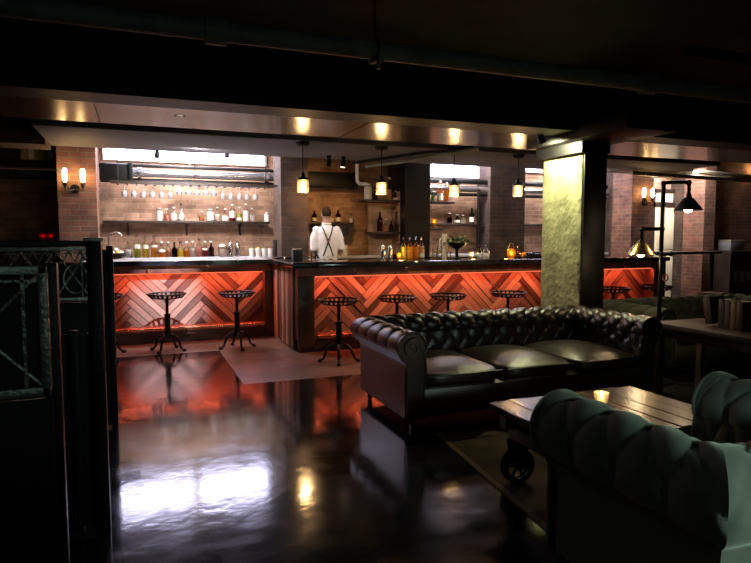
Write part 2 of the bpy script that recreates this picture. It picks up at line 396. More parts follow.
# daylit basement windows high in the back wall
def window(n, x0, x1, z0=2.66, z1=3.42):
    def fr(m):
        for a in ((x0 - .05, x1 + .05, z0 - .05, z0), (x0 - .05, x1 + .05, z1, z1 + .05), (x0 - .05, x0, z0, z1), (x1, x1 + .05, z0, z1)):
            m.box(a[0], a[1], 9.94, 10.0, a[2], a[3])
    o = struct('window_%d' % n, fr, M_white)
    mesh(lambda m: m.box(x0, x1, 9.965, 9.985, z0, z1), 'pane', M_sky, o)
window(1, -.43, .70, 2.56); window(2, .82, 1.92, 2.56); window(3, 5.0, 5.95, 2.5); window(4, 6.45, 7.45); window(5, 7.6, 8.6)
# cream door with a transom far right
def door(m):
    m.box(10.33, 11.13, 9.90, 9.97, 0, 2.0); m.box(10.33, 11.13, 9.93, 9.97, 2.1, 2.32)
    for z0, z1 in ((.2, .95), (1.08, 1.85)): m.box(10.42, 11.04, 9.885, 9.905, z0, z1, .012)
d = struct('door_1', door, M_cream)
mesh(lambda m: (m.box(10.27, 10.33, 9.88, 10, 0, 2.36), m.box(11.13, 11.19, 9.88, 10, 0, 2.36), m.box(10.27, 11.19, 9.88, 10, 2.0, 2.1), m.box(10.27, 11.19, 9.88, 10, 2.32, 2.38)), 'door_frame', M_shelfwood, d)
mesh(lambda m: (m.sphere((11.05, 9.86, 1.0), .035)), 'door_handle', M_brass, d)

# ---- ceiling services
def pipeobj(name, label, cat, pts, r, material, rings_at=(), group=None, ringr=1.35):
    o = mesh(lambda m: m.tube(pts, r, 14), name, material); tag(o, label, cat, group)
    for p, q in rings_at:
        mesh(lambda m: m.cyl(p, q, r * ringr, 16), 'collar', material, o)
    return o
a, b = Vector((-7, 3.62, 2.55)), Vector((13.5, 3.72, 2.55))
sp = pipeobj('sprinkler_pipe', 'long grey painted pipe running under the dark ceiling, ahead of the black beam', 'pipe', [a, b], .058, M_greypipe,
    [(a + (b - a) * t, a + (b - a) * (t + .006)) for t in (.2, .36, .52, .68)])
cl = thing('pipe_hanger', 'steel hanger clamp holding the grey ceiling pipe', 'hanger', (1.43, 3.66, 2.55))
mesh(lambda m: m.tube([(1.43, 3.66 + .068 * cos(t), 2.55 + .068 * sin(t)) for t in [i * 2 * PI / 20 for i in range(20)]], .009, 6, closed=True), 'clamp', M_steelblack, cl)
mesh(lambda m: m.cyl((1.43, 3.66, 2.61), (1.43, 3.66, 2.9), .007, 8), 'rod', M_steelblack, cl)
mesh(lambda m: (m.cyl((1.43, 3.55, 2.47), (1.43, 3.72, 2.50), .022, 10), m.cyl((1.43, 3.6, 2.5), (1.43, 3.6, 2.42), .014, 8)), 'sprinkler_head', M_greypipe, cl)
pipeobj('ceiling_pipe', 'thin dark pipe crossing the ceiling above the armchairs', 'pipe', [(1.5, 1.2, 2.84), (6.0, 3.4, 2.84)], .03, M_steelblack)
pipeobj('ceiling_pipe', 'dark pipe hung low beneath the ceiling above the leather sofa', 'pipe', [(3.6, 3.2, 2.66), (9.0, 3.3, 2.66)], .04, M_steelblack)
# long duct run in the recess behind the piers: black box, bare pipe, black pipes
def ductbox(x0, x1, label):
    o = mesh(lambda m: m.box(x0, x1, 9.42, 9.76, 2.165, 2.405, .02), 'duct', M_steelblack); tag(o, label, 'duct', None)
    mesh(lambda m: (m.box(x1 - .05, x1 + .012, 9.40, 9.78, 2.15, 2.42, .008)), 'end_flange', M_steelblack, o)
ductbox(-.51, -.08, 'black boxed duct end beside the brick pier, above the hanging glasses')
ductbox(2.42, 3.36, 'black boxed duct passing above the bartender')
ductbox(-4.6, -1.05, 'black duct high on the wall behind the iron dividers')
pipeobj('service_pipe', 'bare silver pipe reflecting daylight above the hanging wine glasses', 'pipe', [(-.1, 9.6, 2.30), (2.15, 9.6, 2.30)], .062, M_silver, [((1.86, 9.6, 2.30), (1.93, 9.6, 2.30)), ((.0, 9.6, 2.30), (.05, 9.6, 2.30))])
pipeobj('service_pipe', 'thin black pipe just above the silver pipe over the left bar', 'pipe', [(-.5, 9.62, 2.405), (2.15, 9.62, 2.405)], .026, M_steelblack)
pipeobj('service_pipe', 'thin black pipe just below the silver pipe over the left bar', 'pipe', [(-.5, 9.62, 2.185), (2.15, 9.62, 2.185)], .036, M_steelblack)
pipeobj('service_pipe', 'bare silver pipe crossing the window bay beyond the steel column', 'pipe', [(4.3, 9.6, 2.22), (8.75, 9.6, 2.22)], .055, M_silver)
pipeobj('service_pipe', 'dark pipe above the silver one in the window bay beyond the steel column', 'pipe', [(4.3, 9.62, 2.35), (8.75, 9.62, 2.35)], .045, M_steelblack)
pipeobj('service_pipe', 'dark pipe below the silver one in the window bay beyond the steel column', 'pipe', [(4.3, 9.62, 2.12), (8.75, 9.62, 2.12)], .03, M_steelblack)
pipeobj('service_pipe', 'slim pipe running along the high duct behind the iron dividers', 'pipe', [(-3.4, 9.36, 2.28), (-1.0, 9.36, 2.28)], .02, M_silver)
pipeobj('drop_pipe', 'dark vertical pipe dropping past the shelf in the window bay', 'pipe', [(5.76, 9.55, 2.22), (5.76, 9.55, 1.06)], .028, M_steelblack)
pipeobj('drop_pipe', 'white elbow pipe coming down beside the duct above the shelf unit', 'pipe',
    [at(357, 160, Y=9.3), at(357, 176, Y=9.3), at(357.3, 181, Y=9.3), at(359, 183.4, Y=9.3), at(362, 184, Y=9.3), at(367, 184, Y=9.3)], .028, M_white)
pipeobj('conduit', 'grey conduit running slantwise under the bulkhead above the pendants', 'pipe', [at(366, 166, Y=8.3), at(405, 161, Y=7.8), at(480, 148, Y=6.8)], .03, M_greypipe)
pipeobj('conduit', 'dark conduit running slantwise beside the grey one under the bulkhead', 'pipe', [at(352, 163, Y=8.4), at(430, 152, Y=7.4), at(540, 140, Y=6.4)], .022, M_steelblack)
pipeobj('heating_pipe', 'upper galvanised pipe running to the far brick wall', 'pipe', [(8.0, 8.2, 2.47), (13.9, 8.8, 2.47)], .04, M_galv)
pipeobj('heating_pipe', 'lower galvanised pipe running to the far brick wall', 'pipe', [at(668, 178, Y=8.8), at(700, 172, Y=8.6), (13.9, 8.3, 2.42)], .045, M_galv)
vd = mesh(lambda m: m.tube([at(655, 171, Y=8.6), at(688, 170, Y=8.6)], .135, 20), 'round_duct', M_galv); tag(vd, 'short round metal duct under the ceiling above the far wall lights', 'duct')
mesh(lambda m: m.tube([at(670, 171, Y=8.6), at(671.5, 171, Y=8.6)], .15, 20), 'seam_ring', M_galv, vd)
# track spots
def trackspot(p, label, lit=False):
    t = thing('track_spotlight', label, 'spotlight', p, 0, 'spotlights under the bulkhead')
    x, y, z = p
    mesh(lambda m: m.cyl((x, y, z), (x, y, z - .035), .03, 14), 'mount', M_steelblack, t)
    mesh(lambda m: m.tube([(x, y, z - .03), (x, y + .005, z - .06), (x, y + .03, z - .13)], .026, 14, rr=[.016, .03, .036]), 'lamp_can', M_steelblack, t)
    mesh(lambda m: m.cyl((x, y + .028, z - .128), (x, y + .031, z - .137), .030, 14), 'lens', M_spotlens if lit else M_glass, t)
    return t
for px, lab in ((157, 'dark spotlight hanging before the bright brick, nearer the black duct end'), (227, 'dark spotlight hanging before the bright brick, nearer the dark pier')):
    tp = at(px, 147.5, Y=8.68); tt = trackspot(tp, lab)
    q = lamp('SPOT', 'shelf_light', tp + Vector((0, .04, -.15)), 26, (.95, .88, .92), None, .03, spot_size=rad(95), spot_blend=.8); q.rotation_euler = Vector((0, .85, -1)).to_track_quat('-Z', 'Y').to_euler()
tp = at(329, 155.5, Y=7.75); trackspot(tp, 'small spotlight above the bartender head washing the brick amber')
q = lamp('SPOT', 'wall_wash', tp + Vector((0, .04, -.16)), 120, (1, .56, .22), None, .03, spot_size=rad(58), spot_blend=.8); q.rotation_euler = (Vector((2.75, 10, 1.75)) - tp).to_track_quat('-Z', 'Y').to_euler()
tp = at(343.5, 156.5, Y=7.75); trackspot(tp, 'lit spotlight between the bartender and the white elbow pipe', True)
q = lamp('SPOT', 'barman_light', tp + Vector((0, .04, -.16)), 32, (1, .92, .94), None, .03, spot_size=rad(60), spot_blend=.7); q.rotation_euler = (Vector((2.5, 8.5, 1.25)) - tp).to_track_quat('-Z', 'Y').to_euler()

# ------------------------------------------------------------------ the bar
def herring(m, x0, x1, z0, z1, Yf, phase, Lp=.65, n=8, th=.016):
    w = Lp / n; r2 = math.sqrt(.5)
    def clip(poly):
        for ax, lim, sg in ((0, x0, 1), (0, x1, -1), (1, z0, 1), (1, z1, -1)):
            out = []
            for i in range(len(poly)):
                p, q = poly[i], poly[(i + 1) % len(poly)]
                dp, dq = sg * (p[ax] - lim), sg * (q[ax] - lim)
                if dp >= 0: out.append(p)
                if dp * dq < 0:
                    t = dp / (dp - dq); out.append((p[0] + t * (q[0] - p[0]), p[1] + t * (q[1] - p[1])))
            poly = out
            if len(poly) < 3: return None
        return poly
    per = n * w * math.sqrt(2); K = int((z1 + .7) / (w * math.sqrt(2))) + n + 3
    for mm in range(int((x0 - phase) / per) - 2, int((x1 - phase) / per) + 3):
        for k in range(-n - 3, K):
            for kind in (0, 1):
                g = .05
                if kind == 0: A0, A1, B0, B1 = k + g, k + n - g, k + g, k + 1 - g
                else: A0, A1, B0, B1 = k + g, k + 1 - g, k + 1 + g, k + n + 1 - g
                A0 += mm * n; A1 += mm * n; B0 -= mm * n; B1 -= mm * n
                q = [((a - b) * r2 * w + phase, (a + b) * r2 * w) for a, b in ((A0, B0), (A1, B0), (A1, B1), (A0, B1))]
                q = clip(q)
                if not q: continue
                y = Yf + random.uniform(-.014, .008); off = random.uniform(0, 50)
                tilt = random.uniform(-.012, .012)
                ax = Vector((r2, 0, r2)) if kind == 0 else Vector((-r2, 0, r2)); cr = Vector((r2, 0, -r2)) if kind == 0 else Vector((r2, 0, r2))
                m.prism([(p[0], y + tilt * ((p[0] + p[1]) * 3 % 1 - .5), p[1]) for p in q], (0, th + .03, 0), random.random(),
                        lambda c, ax=ax, cr=cr, off=off: Vector((c.dot(ax) * 3 + off, c.dot(cr) * 45 + off, off)))
def bar_unit(x0, x1, Y, label, pw0, pw1, phase, hooks, mid=()):
    t = thing('bar_counter', label, 'bar counter', ((x0 + x1) / 2, Y + .3, 0))
    mesh(lambda m: m.box(x0 + .01, x1 - .01, Y + .21, Y + .6, .0, .995), 'carcass', M_shelfwood, t)
    mesh(lambda m: herring(m, x0 + pw0, x1 - pw1, .20, .90, Y + .16, phase), 'herringbone_panel', M_panel, t, angle=20)
    mesh(lambda m: m.box(x0, x1, Y - .005, Y + .12, .895, .998, .006), 'top_rail', M_frame, t)
    mesh(lambda m: m.box(x0 + pw0, x1 - pw1, Y - .01, Y + .20, .145, .20, .006), 'bottom_rail', M_frame, t)
    mesh(lambda m: m.box(x0, x1, Y + .015, Y + .12, 0, .145), 'kick_board', M_darkwood, t)
    mesh(lambda m: m.box(x0, x0 + pw0, Y - .012, Y + .21, 0, .9, .008), 'post', M_darkwood, t)
    mesh(lambda m: m.box(x1 - pw1, x1, Y - .012, Y + .21, 0, .9, .008), 'post', M_darkwood, t)
    mesh(lambda m: m.box(x0 + pw0 + .02, x1 - pw1 - .02, Y + .014, Y + .034, .884, .893), 'light_strip', M_led, t)
    for px in hooks:
        h = at(px, 271, Y=Y - .02)
        hk = mesh(lambda m: (m.tube([(h.x, Y - .006, .975), (h.x, Y - .05, .965), (h.x, Y - .075, .94), (h.x, Y - .06, .915), (h.x, Y - .045, .925)], .008, 8), m.cyl((h.x, Y - .004, .965), (h.x, Y - .016, .965), .022, 12)), 'bag_hook', M_brass, t)
    fr = mesh(lambda m: m.tube([(x0 + pw0, Y - .14, .20), (x1 - pw1 - .04, Y - .14, .20)], .019, 12), 'foot_rail', M_copper, t)
    k = max(2, int((x1 - x0) / 1.1))
    for i in range(k + 1):
        xx = x0 + pw0 + .06 + (x1 - pw1 - x0 - pw0 - .16) * i / k
        mesh(lambda m: (m.tube([(xx, Y - .14, .19), (xx, Y - .10, .15), (xx, Y + .02, .13)], .010, 8)), 'rail_bracket', M_iron, fr)
    l = bpy.data.lights.new('strip_light', 'AREA'); l.shape = 'RECTANGLE'; l.size = x1 - x0 - pw0 - pw1 - .04; l.size_y = .025; l.energy = LED * l.size; l.color = (1, .14, .055)
    lo = bpy.data.objects.new('strip_light', l); COL.objects.link(lo); lo.parent = t
    lo.location = Vector(((x0 + pw0 + x1 - pw1) / 2, Y + .024, .880)) - t.location; lo.rotation_euler = (rad(10), 0, 0)
    return t
LED = 7.0
bar_unit(-.62, 1.70, 8.10, 'left bar front of red-lit herringbone planks below the row of bottles', .14, .14, .33, (147, 207))
bar_unit(1.70, 7.28, 6.83, 'long bar front of red-lit herringbone planks running behind the leather sofa', .20, .14, 2.62, (356, 407, 456, 505, 623))
def ret(m):
    for i in range(9):
        y0 = 6.99 + i * .122
        m.box(1.672 + random.uniform(0, .006), 1.70, y0 + .003, y0 + .119, .02, .99, .003, tone=random.random(), grain=lambda c, o=random.uniform(0, 40): Vector((c.y * 45 + o, c.z * 3, o)))
ro = mesh(ret, 'bar_end_panel', M_panel); tag(ro, 'short boarded bar side joining the two herringbone fronts', 'bar panel')
wt = mesh(lambda m: m.box(-.66, 1.62, 8.02, 8.78, 1.0, 1.06, .006), 'stone_worktop', M_marble); tag(wt, 'polished stone top of the left bar, under the row of bottles', 'bar top')  # pale colour stands for the bright reflection on dark stone
mesh(lambda m: m.box(-.66, 1.62, 8.005, 8.02, .998, 1.055), 'edge_band', M_stone, wt)
wt2 = mesh(lambda m: m.box(1.62, 7.36, 6.73, 7.52, 1.0, 1.06, .006), 'stone_worktop', M_stone); tag(wt2, 'dark polished stone top of the long bar behind the leather sofa', 'bar top')
mesh(lambda m: m.box(1.62, 2.3, 7.52, 8.78, 1.0, 1.06, .006), 'corner_leaf', M_stone, wt2)
for x0, x1, lab in ((-.5, 1.96, 'pale back counter standing under the shelves of the left bay'), (2.42, 3.98, 'back counter the bartender works at, against the brick wall'), (4.5, 5.97, 'pale topped back counter in the window bay right of the steel column'), (6.31, 8.6, 'pale topped back counter in the bay behind the concrete column')):
    bc = mesh(lambda m: m.box(x0, x1, 9.42, 9.96, .02, 1.0), 'back_counter', M_shelfwood); tag(bc, lab, 'counter')
    mesh(lambda m: m.box(x0 - .01, x1 + .01, 9.36, 9.98, 1.0, 1.05, .005), 'counter_top', M_marble, bc)
# PART3
# ------------------------------------------------------------------ bar stools
def make_stool(label):
    t = thing('bar_stool', label, 'bar stool', (0, 0, 0), 0, 'iron bar stools along the bar')
    def seat(m):
        m.tube([(.225 * cos(2 * PI * i / 40), .225 * sin(2 * PI * i / 40), .735) for i in range(40)], .010, 8, closed=True)
        m.tube([(.185 * cos(2 * PI * i / 36), .185 * sin(2 * PI * i / 36), .690) for i in range(36)], .008, 8, closed=True)
        m.lathe([(0, .676), (.10, .678), (.185, .686), (.185, .694), (.10, .688), (0, .686)], seg=32)
        for i in range(24):
            a = 2 * PI * i / 24; u = Vector((cos(a), sin(a), 0)); s = Vector((-sin(a), cos(a), 0))
            p0, p1 = u * .184 + Vector((0, 0, .69)), u * .225 + Vector((0, 0, .735))
            m.prism([p0 - s * .010, p0 + s * .010, p1 + s * .014, p1 - s * .014], u * .006 - Vector((0, 0, .004)))
    mesh(seat, 'seat', M_iron, t)
    def post(m):
        m.cyl((0, 0, .18), (0, 0, .682), .017, 14)
        for i in range(22): m.tube([(.0185 * cos(2 * PI * k / 14), .0185 * sin(2 * PI * k / 14), .46 + i * .009 + .009 * k / 14) for k in range(14)], .0028, 5)
        m.lathe([(.05, .665), (.04, .675), (.022, .655), (.022, .64)], seg=16)
    mesh(post, 'post', M_iron, t)
    mesh(lambda m: m.lathe([(.022, .15), (.045, .16), (.042, .22), (.034, .28), (.033, .44), (.040, .455), (.040, .475), (.020, .485)], seg=20), 'sleeve', M_iron, t)
    for k in range(4):
        a = PI / 4 + k * PI / 2; u = Vector((cos(a), sin(a), 0)); Z = Vector((0, 0, 1))
        pts = [u * r + Z * z for r, z in ((.02, .185), (.06, .20), (.10, .19), (.135, .155), (.155, .10), (.172, .05), (.20, .024), (.222, .022))]
        def leg(m):
            m.tube(pts, .014, 10, rr=[.022, .021, .018, .016, .015, .014, .015, .018])
            m.lathe([(.022, 0), (.026, .008), (.022, .03), (.006, .036)], tuple(u * .218), 12)
        mesh(leg, 'leg', M_iron, t)
    return t
st0 = make_stool('')
stools = [(1, .28, 7.52, 'iron bar stool standing before the whitish lit patch of the left bar'),
          (2, 1.08, 7.40, 'iron bar stool close to the corner where the left bar steps forward'),
          (3, 1.99, 6.17, 'iron bar stool standing clear between bar corner and leather sofa arm'),
          (4, None, 6.2, 'iron bar stool behind the leather sofa, first seat showing beyond its scrolled arm'), (5, None, 6.2, 'iron bar stool behind the leather sofa, second seat past its scrolled arm'),
          (6, None, 6.2, 'iron bar stool behind the leather sofa, nearest the concrete column'),
          (7, None, 6.2, 'iron bar stool just past the concrete column, seat catching pale light'), (8, None, 6.25, 'iron bar stool beside the pipe lamp at the far end of the bar'),
          (9, -.42, 7.6, 'iron bar stool half hidden behind the edge of the iron dividers')]
for n, x, y, lab in stools:
    if x is None:
        px = {4: 397, 5: 448, 6: 508, 7: 613, 8: 655}[n]; x = at(px, 297, Y=y).x
    if n == 1: st0.location = (x, y, 0); st0['label'] = lab; st0.rotation_euler.z = .25; st0.scale = (.96, .96, .93)
    else: clone(st0, (x, y, 0), .3 + n * 1.1, lab)

# ------------------------------------------------------------------ bottles and glassware
PROF = {  # (radius share, height share)
    'tall': [(0, 0), (.95, 0), (1, .02), (1, .60), (.93, .66), (.55, .74), (.36, .79), (.33, .95), (.38, .955), (.38, .985), (.30, 1)],
    'squat': [(0, 0), (.95, 0), (1, .03), (1, .48), (.9, .58), (.5, .66), (.33, .72), (.31, .92), (.40, .93), (.40, .97), (.31, 1)],
    'slim': [(0, 0), (.95, 0), (1, .015), (1, .55), (.8, .66), (.45, .76), (.38, .96), (.46, .965), (.46, .99), (.38, 1)],
    'cyl': [(0, 0), (.95, 0), (1, .03), (1, .82), (.93, .9), (.62, .95), (.62, .99), (.6, 1)],
    'flask': [(0, 0), (.95, 0), (1, .03), (.97, .40), (.55, .62), (.30, .74), (.26, .96), (.32, .965), (.32, .99), (.26, 1)],
    'jug': [(0, 0), (.8, 0), (1, .12), (.98, .45), (.6, .66), (.46, .74), (.46, .96), (.52, .965), (.52, .99), (.46, 1)]}
def bottle(p, kind, r, h, glass, liq, level, capm, label, group, paper=None, spout=False, name='bottle'):
    pr = PROF[kind]
    o = mesh(lambda m: m.lathe([(a * r, b * h) for a, b in pr], seg=18), name, glass); o.location = p
    tag(o, label, name.replace('_', ' '), group)
    if liq:
        lp = [(a * r * .93, .006 + b * h * .985) for a, b in pr if b <= level]
        lp += [(lp[-1][0], level * h), (0, level * h)]
        mesh(lambda m: m.lathe(lp, seg=16), 'liquid', LIQ[liq], o, world=False)
    if spout:
        mesh(lambda m: m.tube([(0, 0, h * .97), (0, 0, h * 1.05), (.006, 0, h * 1.13)], .006, 8, rr=[.010, .007, .004]), 'pour_spout', M_chrome, o, world=False)
    elif capm:
        a = pr[-2][0] * r + .002
        mesh(lambda m: m.lathe([(a, h * .94), (a, h * 1.012), (a * .9, h * 1.03), (0, h * 1.03)], seg=14), 'cap', capm, o, world=False)
    if paper:
        mesh(lambda m: m.rings([[(1.012 * r * cos(a), 1.012 * r * sin(a), z) for a in [i * 2 * PI / 20 for i in range(20)]] for z in (h * paper[0], h * paper[1])], cap=False), 'paper_label', paper[2] if len(paper) > 2 else M_paper, o, world=False)
    return o
def proj(p):
    d = Vector(p) - Vector((0, 0, EYE)); D = d.dot(Vector(FW)); return 375.5 + F_PX * d.dot(Vector(RT)) / D, 281.5 - F_PX * d.dot(Vector(UP)) / D, D
def stand(px, Y, z):
    lo = at(px, 240, Y=Y); return Vector((lo.x, Y, z))
def rank(px, ytop, wpx, Y, z):
    p = stand(px, Y, z); X, yb, D = proj(p); return p, max(.05, (yb - ytop) * D / F_PX), wpx * D / F_PX / 2
G1 = 'bottles along the back counter of the left bay'
for px, yt, wp, kind, gl, lq, lv, cp, lab, pap in (
    (128, 241, 6.5, 'flask', M_glass, 'clear', .5, M_chrome, 'clear round flask bottle beside the dark fruit bowl on the left counter', None),
    (136.5, 235, 7, 'tall', M_glass, 'lime', .6, M_chrome, 'tall bottle of lime green liquid with pale band, leftmost of the tall trio', (.42, .60)),
    (145, 236, 6.5, 'tall', M_glass, 'yellow', .62, M_chrome, 'tall bottle of pale yellow liquid in the middle of the tall trio', (.44, .60)),
    (154, 236, 6.5, 'tall', M_glass, 'orange', .5, M_chrome, 'tall bottle of orange yellow liquid, third of the tall trio', (.48, .60)),
    (161.3, 241.5, 7, 'squat', M_glass, 'amber', .3, M_white, 'squat clear bottle a third full of amber, just past the tall trio', (.36, .52)),
    (168, 241.5, 5.5, 'squat', M_glass, 'tan', .42, M_white, 'small tan bottle between two squat amber and dark brown ones', None),
    (174.2, 242, 6, 'squat', M_glassb, 'dark', .5, M_rubber, 'small dark brown bottle in the middle of the counter row', None),
    (180.3, 241.5, 6.5, 'squat', M_glass, 'yellow', .46, M_chrome, 'squat golden yellow bottle next to the dark brown one', None),
    (186.4, 241.5, 5.5, 'squat', M_glass, 'amber', .46, M_white, 'small deep amber bottle between golden and clear white ones', None),
    (192.5, 241, 6, 'squat', M_glass, 'white', .55, M_white, 'small milky white bottle in the counter row', None),
    (199, 238.5, 5.5, 'slim', M_glass, 'pink', .6, M_chrome, 'slim pinkish bottle taller than its neighbours, before the two red ones', None),
    (205, 241, 6, 'squat', M_glass, 'red', .42, M_white, 'dark red bottle with white shoulder label, beside the slim pink one', (.44, .56)),
    (211, 241, 6, 'squat', M_glassp, 'red', .5, M_white, 'dark red bottle at the end of the counter row, by the clear jar', None)):
    p, h, r = rank(px, yt, wp, 9.5, 1.05); bottle(p, kind, r * .94, h * .97, gl, lq, lv, cp, lab, G1, pap)
G2 = 'bottles on the middle shelf of the left bay'
for px, yt, wp, kind, gl, lq, lv, cp, lab, pap in (
    (160, 208, 6, 'cyl', M_glass, 'white', .8, M_white, 'white cylinder bottle at the start of the middle shelf row', (.05, .82)),
    (167.5, 209, 5.5, 'squat', M_glass, 'pink', .5, M_white, 'pale pink bottle second along the middle shelf', None),
    (174.5, 207, 6, 'squat', M_glass, 'white', .6, M_white, 'broad white bottle between pale pink and tall violet capped ones on the shelf', (.1, .5)),
    (182, 203.5, 5.5, 'tall', M_glass, 'clear', .6, M_black, 'tall clear bottle with dark cap on the shelf, above the small dark brown bottle', (.1, .4)),
    (202, 211, 4.5, 'slim', M_glass, 'tan', .5, M_white, 'slim smoky bottle starting the second shelf group', None),
    (211, 209, 7, 'cyl', M_glass, 'white', .8, M_white, 'broad white bottle second in the second shelf group', (.08, .8)),
    (218, 207, 6.5, 'flask', M_glass, 'white', .5, M_white, 'white flask bottle with wide foot on the middle shelf', None),
    (226, 208.5, 7, 'flask', M_glass, 'pink', .5, M_white, 'rosy white flask bottle next to the bottle with red base', (.08, .4)),
    (233, 204, 6, 'tall', M_glass, 'red', .2, M_white, 'tall white labelled bottle with deep red base on the shelf', (.22, .62)),
    (240, 207, 5.5, 'squat', M_glass, 'lime', .5, M_white, 'greenish bottle between the red based and the tallest white one', (.1, .3)),
    (246.5, 203.5, 5.5, 'tall', M_glass, 'white', .62, M_white, 'tallest white bottle of the second shelf group', (.05, .62)),
    (252.5, 208, 5, 'squat', M_glass, 'white', .5, M_white, 'last small pale bottle of the second shelf group', None),
    (267.5, 212.5, 5.5, 'cyl', M_glass, 'yellow', .8, M_white, 'creamy white cylinder bottle standing alone at the shelf end by the pier', (.05, .85))):
    p, h, r = rank(px, yt, wp, 9.80, 1.600); bottle(p, kind, r, h * .97, gl, lq, lv, cp, lab, G2, pap)
G3 = 'bottles on the shelf behind the bartender'
for px, yt, wp, kind, gl, lq, lv, cp, lab, pap in (
    (314.5, 210.5, 5, 'tall', M_glassb, 'dark', .6, M_black, 'dark wine bottle on the shelf just left of the bartender head', (.12, .4)),
    (331.5, 214.5, 4.5, 'squat', M_glass, 'white', .5, M_white, 'short pale bottle peeping out right of the bartender head', None),
    (338.3, 210, 5.5, 'tall', M_glassb, 'brown', .6, M_black, 'tall dark bottle with white label at the right of the bartender head', (.08, .42)),
    (351, 214, 4, 'slim', M_glass, 'clear', .5, M_chrome, 'slim clear bottle at the end of the bartender shelf', None)):
    p, h, r = rank(px, yt, wp, 9.80, 1.600); bottle(p, kind, r, h * .97, gl, lq, lv, cp, lab, G3, pap)
G4 = 'bottles on the corner shelves beside the steel column'
for px, yt, wp, kind, gl, lq, lv, cp, lab, pap, z in (
    (368, 184, 7.5, 'cyl', M_jar, 'white', .8, M_white, 'glowing frosted bottle at the lit end of the upper corner shelf', (.05, .8), 1.955),
    (375, 190, 5, 'squat', M_glassp, 'red', .5, M_white, 'small red bottle behind the pendant on the upper corner shelf', None, 1.955),
    (389.2, 177.5, 4.5, 'slim', M_glass, 'tan', .5, M_white, 'slim pale bottle right of the pendant on the upper corner shelf', None, 1.955),
    (395.5, 191, 5, 'squat', M_glassb, 'brown', .5, M_white, 'short brown bottle in the middle of the upper corner shelf', (.1, .3), 1.955),
    (405, 180.5, 6.5, 'tall', M_glassg, 'dark', .5, M_white, 'dark bottle with white label and white cap at the upper corner shelf end', (.1, .45), 1.955),
    (380, 212, 5.5, 'tall', M_glassp, 'red', .6, M_rubber, 'deep plum bottle standing on the lower corner shelf', None, 1.44),
    (386, 219, 4, 'slim', M_glass, 'tan', .5, M_white, 'slim tan bottle next to the plum one on the lower corner shelf', None, 1.44),
    (391, 221, 4, 'slim', M_glassb, 'brown', .5, M_rubber, 'slim brown bottle on the lower corner shelf before the amber votives', None, 1.44)):
    p, h, r = rank(px, yt, wp, 9.25, z); bottle(p, kind, r, h * .97, gl, lq, lv, cp, lab, G4, pap)
G5 = 'pour bottles on the long bar'
for i, (px, lq, lab) in enumerate(((403.5, 'yellow', 'amber pour bottle on the long bar, nearest the candle glow and shakers'), (410, 'orange', 'amber pour bottle on the long bar, second counting from the shakers'),
    (416, 'amber', 'amber pour bottle on the long bar, third counting from the shakers'), (421.5, 'tan', 'amber pour bottle on the long bar, in front of the steel column edge'))):
    p, h, r = rank(px, 239, 6.0, 7.42, 1.06); bottle(p, 'tall', r, h, M_glass, lq, .6, None, lab, G5, (.08, .3) if i == 3 else None, True)
G6 = 'bottles on the shelves in the window bay'
for px, yt, wp, kind, gl, lq, lv, cp, lab, pap, z in (
    (432.5, 191, 4, 'slim', M_glassg, 'lime', .5, M_white, 'slim green bottle hard against the steel column on the upper shelf', None, 1.955),
    (439.5, 181, 6, 'tall', M_glass, 'tan', .6, M_white, 'tall pale bottle on the upper shelf right of the steel column', (.1, .4), 1.955),
    (446, 182.5, 5, 'tall', M_glass, 'amber', .6, M_white, 'tall amber bottle on the upper shelf beside the window', None, 1.955),
    (449.5, 213, 5, 'squat', M_glassp, 'red', .5, M_white, 'small red bottle first on the window shelf', None, 1.60), (457, 214.5, 6, 'squat', M_glassb, 'brown', .5, M_white, 'small brown bottle second on the window shelf', (.1, .4), 1.60),
    (463, 215, 5, 'squat', M_glass, 'white', .5, M_white, 'small white bottle third on the window shelf', None, 1.60), (471.5, 208, 5, 'tall', M_glassg, 'dark', .4, M_black, 'dark tall bottle last on the window shelf, beside the vertical pipe', (.1, .42), 1.60)):
    Y = 9.25 if z > 1.7 else 9.78
    p, h, r = rank(px, yt, wp, Y, z); bottle(p, kind, r, h * .97, gl, lq, lv, cp, lab, G6, pap)
def simple(name, label, cat, p, prof, material, group=None, seg=18, parts=()):
    o = mesh(lambda m: m.lathe(prof, seg=seg), name, material); o.location = p; tag(o, label, cat, group)
    for nm, fn, mt in parts: mesh(fn, nm, mt, o, world=False)
    return o
def cup(r, h, t=.003): return [(0, 0), (r * .86, 0), (r, h), (r - t, h), (r * .86 - t, t), (0, t)]
# shakers, jars, cups, small bar ware
def shaker(px, yt, wp, Y, z, label, group):
    p, h, r = rank(px, yt, wp, Y, z)
    simple('cocktail_shaker', label, 'shaker', p, [(0, 0), (r * .8, 0), (r, h * .6), (r * .96, h * .62), (r * .9, h * .64)], M_chrome, group,
        parts=(('lid', lambda m: m.lathe([(r * .93, h * .63), (r * .88, h * .75), (r * .5, h * .88), (r * .42, h * .9), (r * .42, h * .98), (0, h)], seg=18), M_chrome),))
shaker(230, 241, 6, 9.45, 1.05, 'steel shaker beside the clear jar on the left counter', 'shakers on the counters'); shaker(237.3, 241.5, 5.5, 9.45, 1.05, 'steel shaker nearer the white cups on the left counter', 'shakers on the counters')
shaker(383, 244, 5, 7.4, 1.06, 'steel shaker on the long bar, nearest the brick wall edge', 'shakers on the counters'); shaker(390, 244, 5, 7.4, 1.06, 'steel shaker on the long bar, next to the candle glow', 'shakers on the counters')
p, h, r = rank(222.3, 244, 9, 9.45, 1.05)
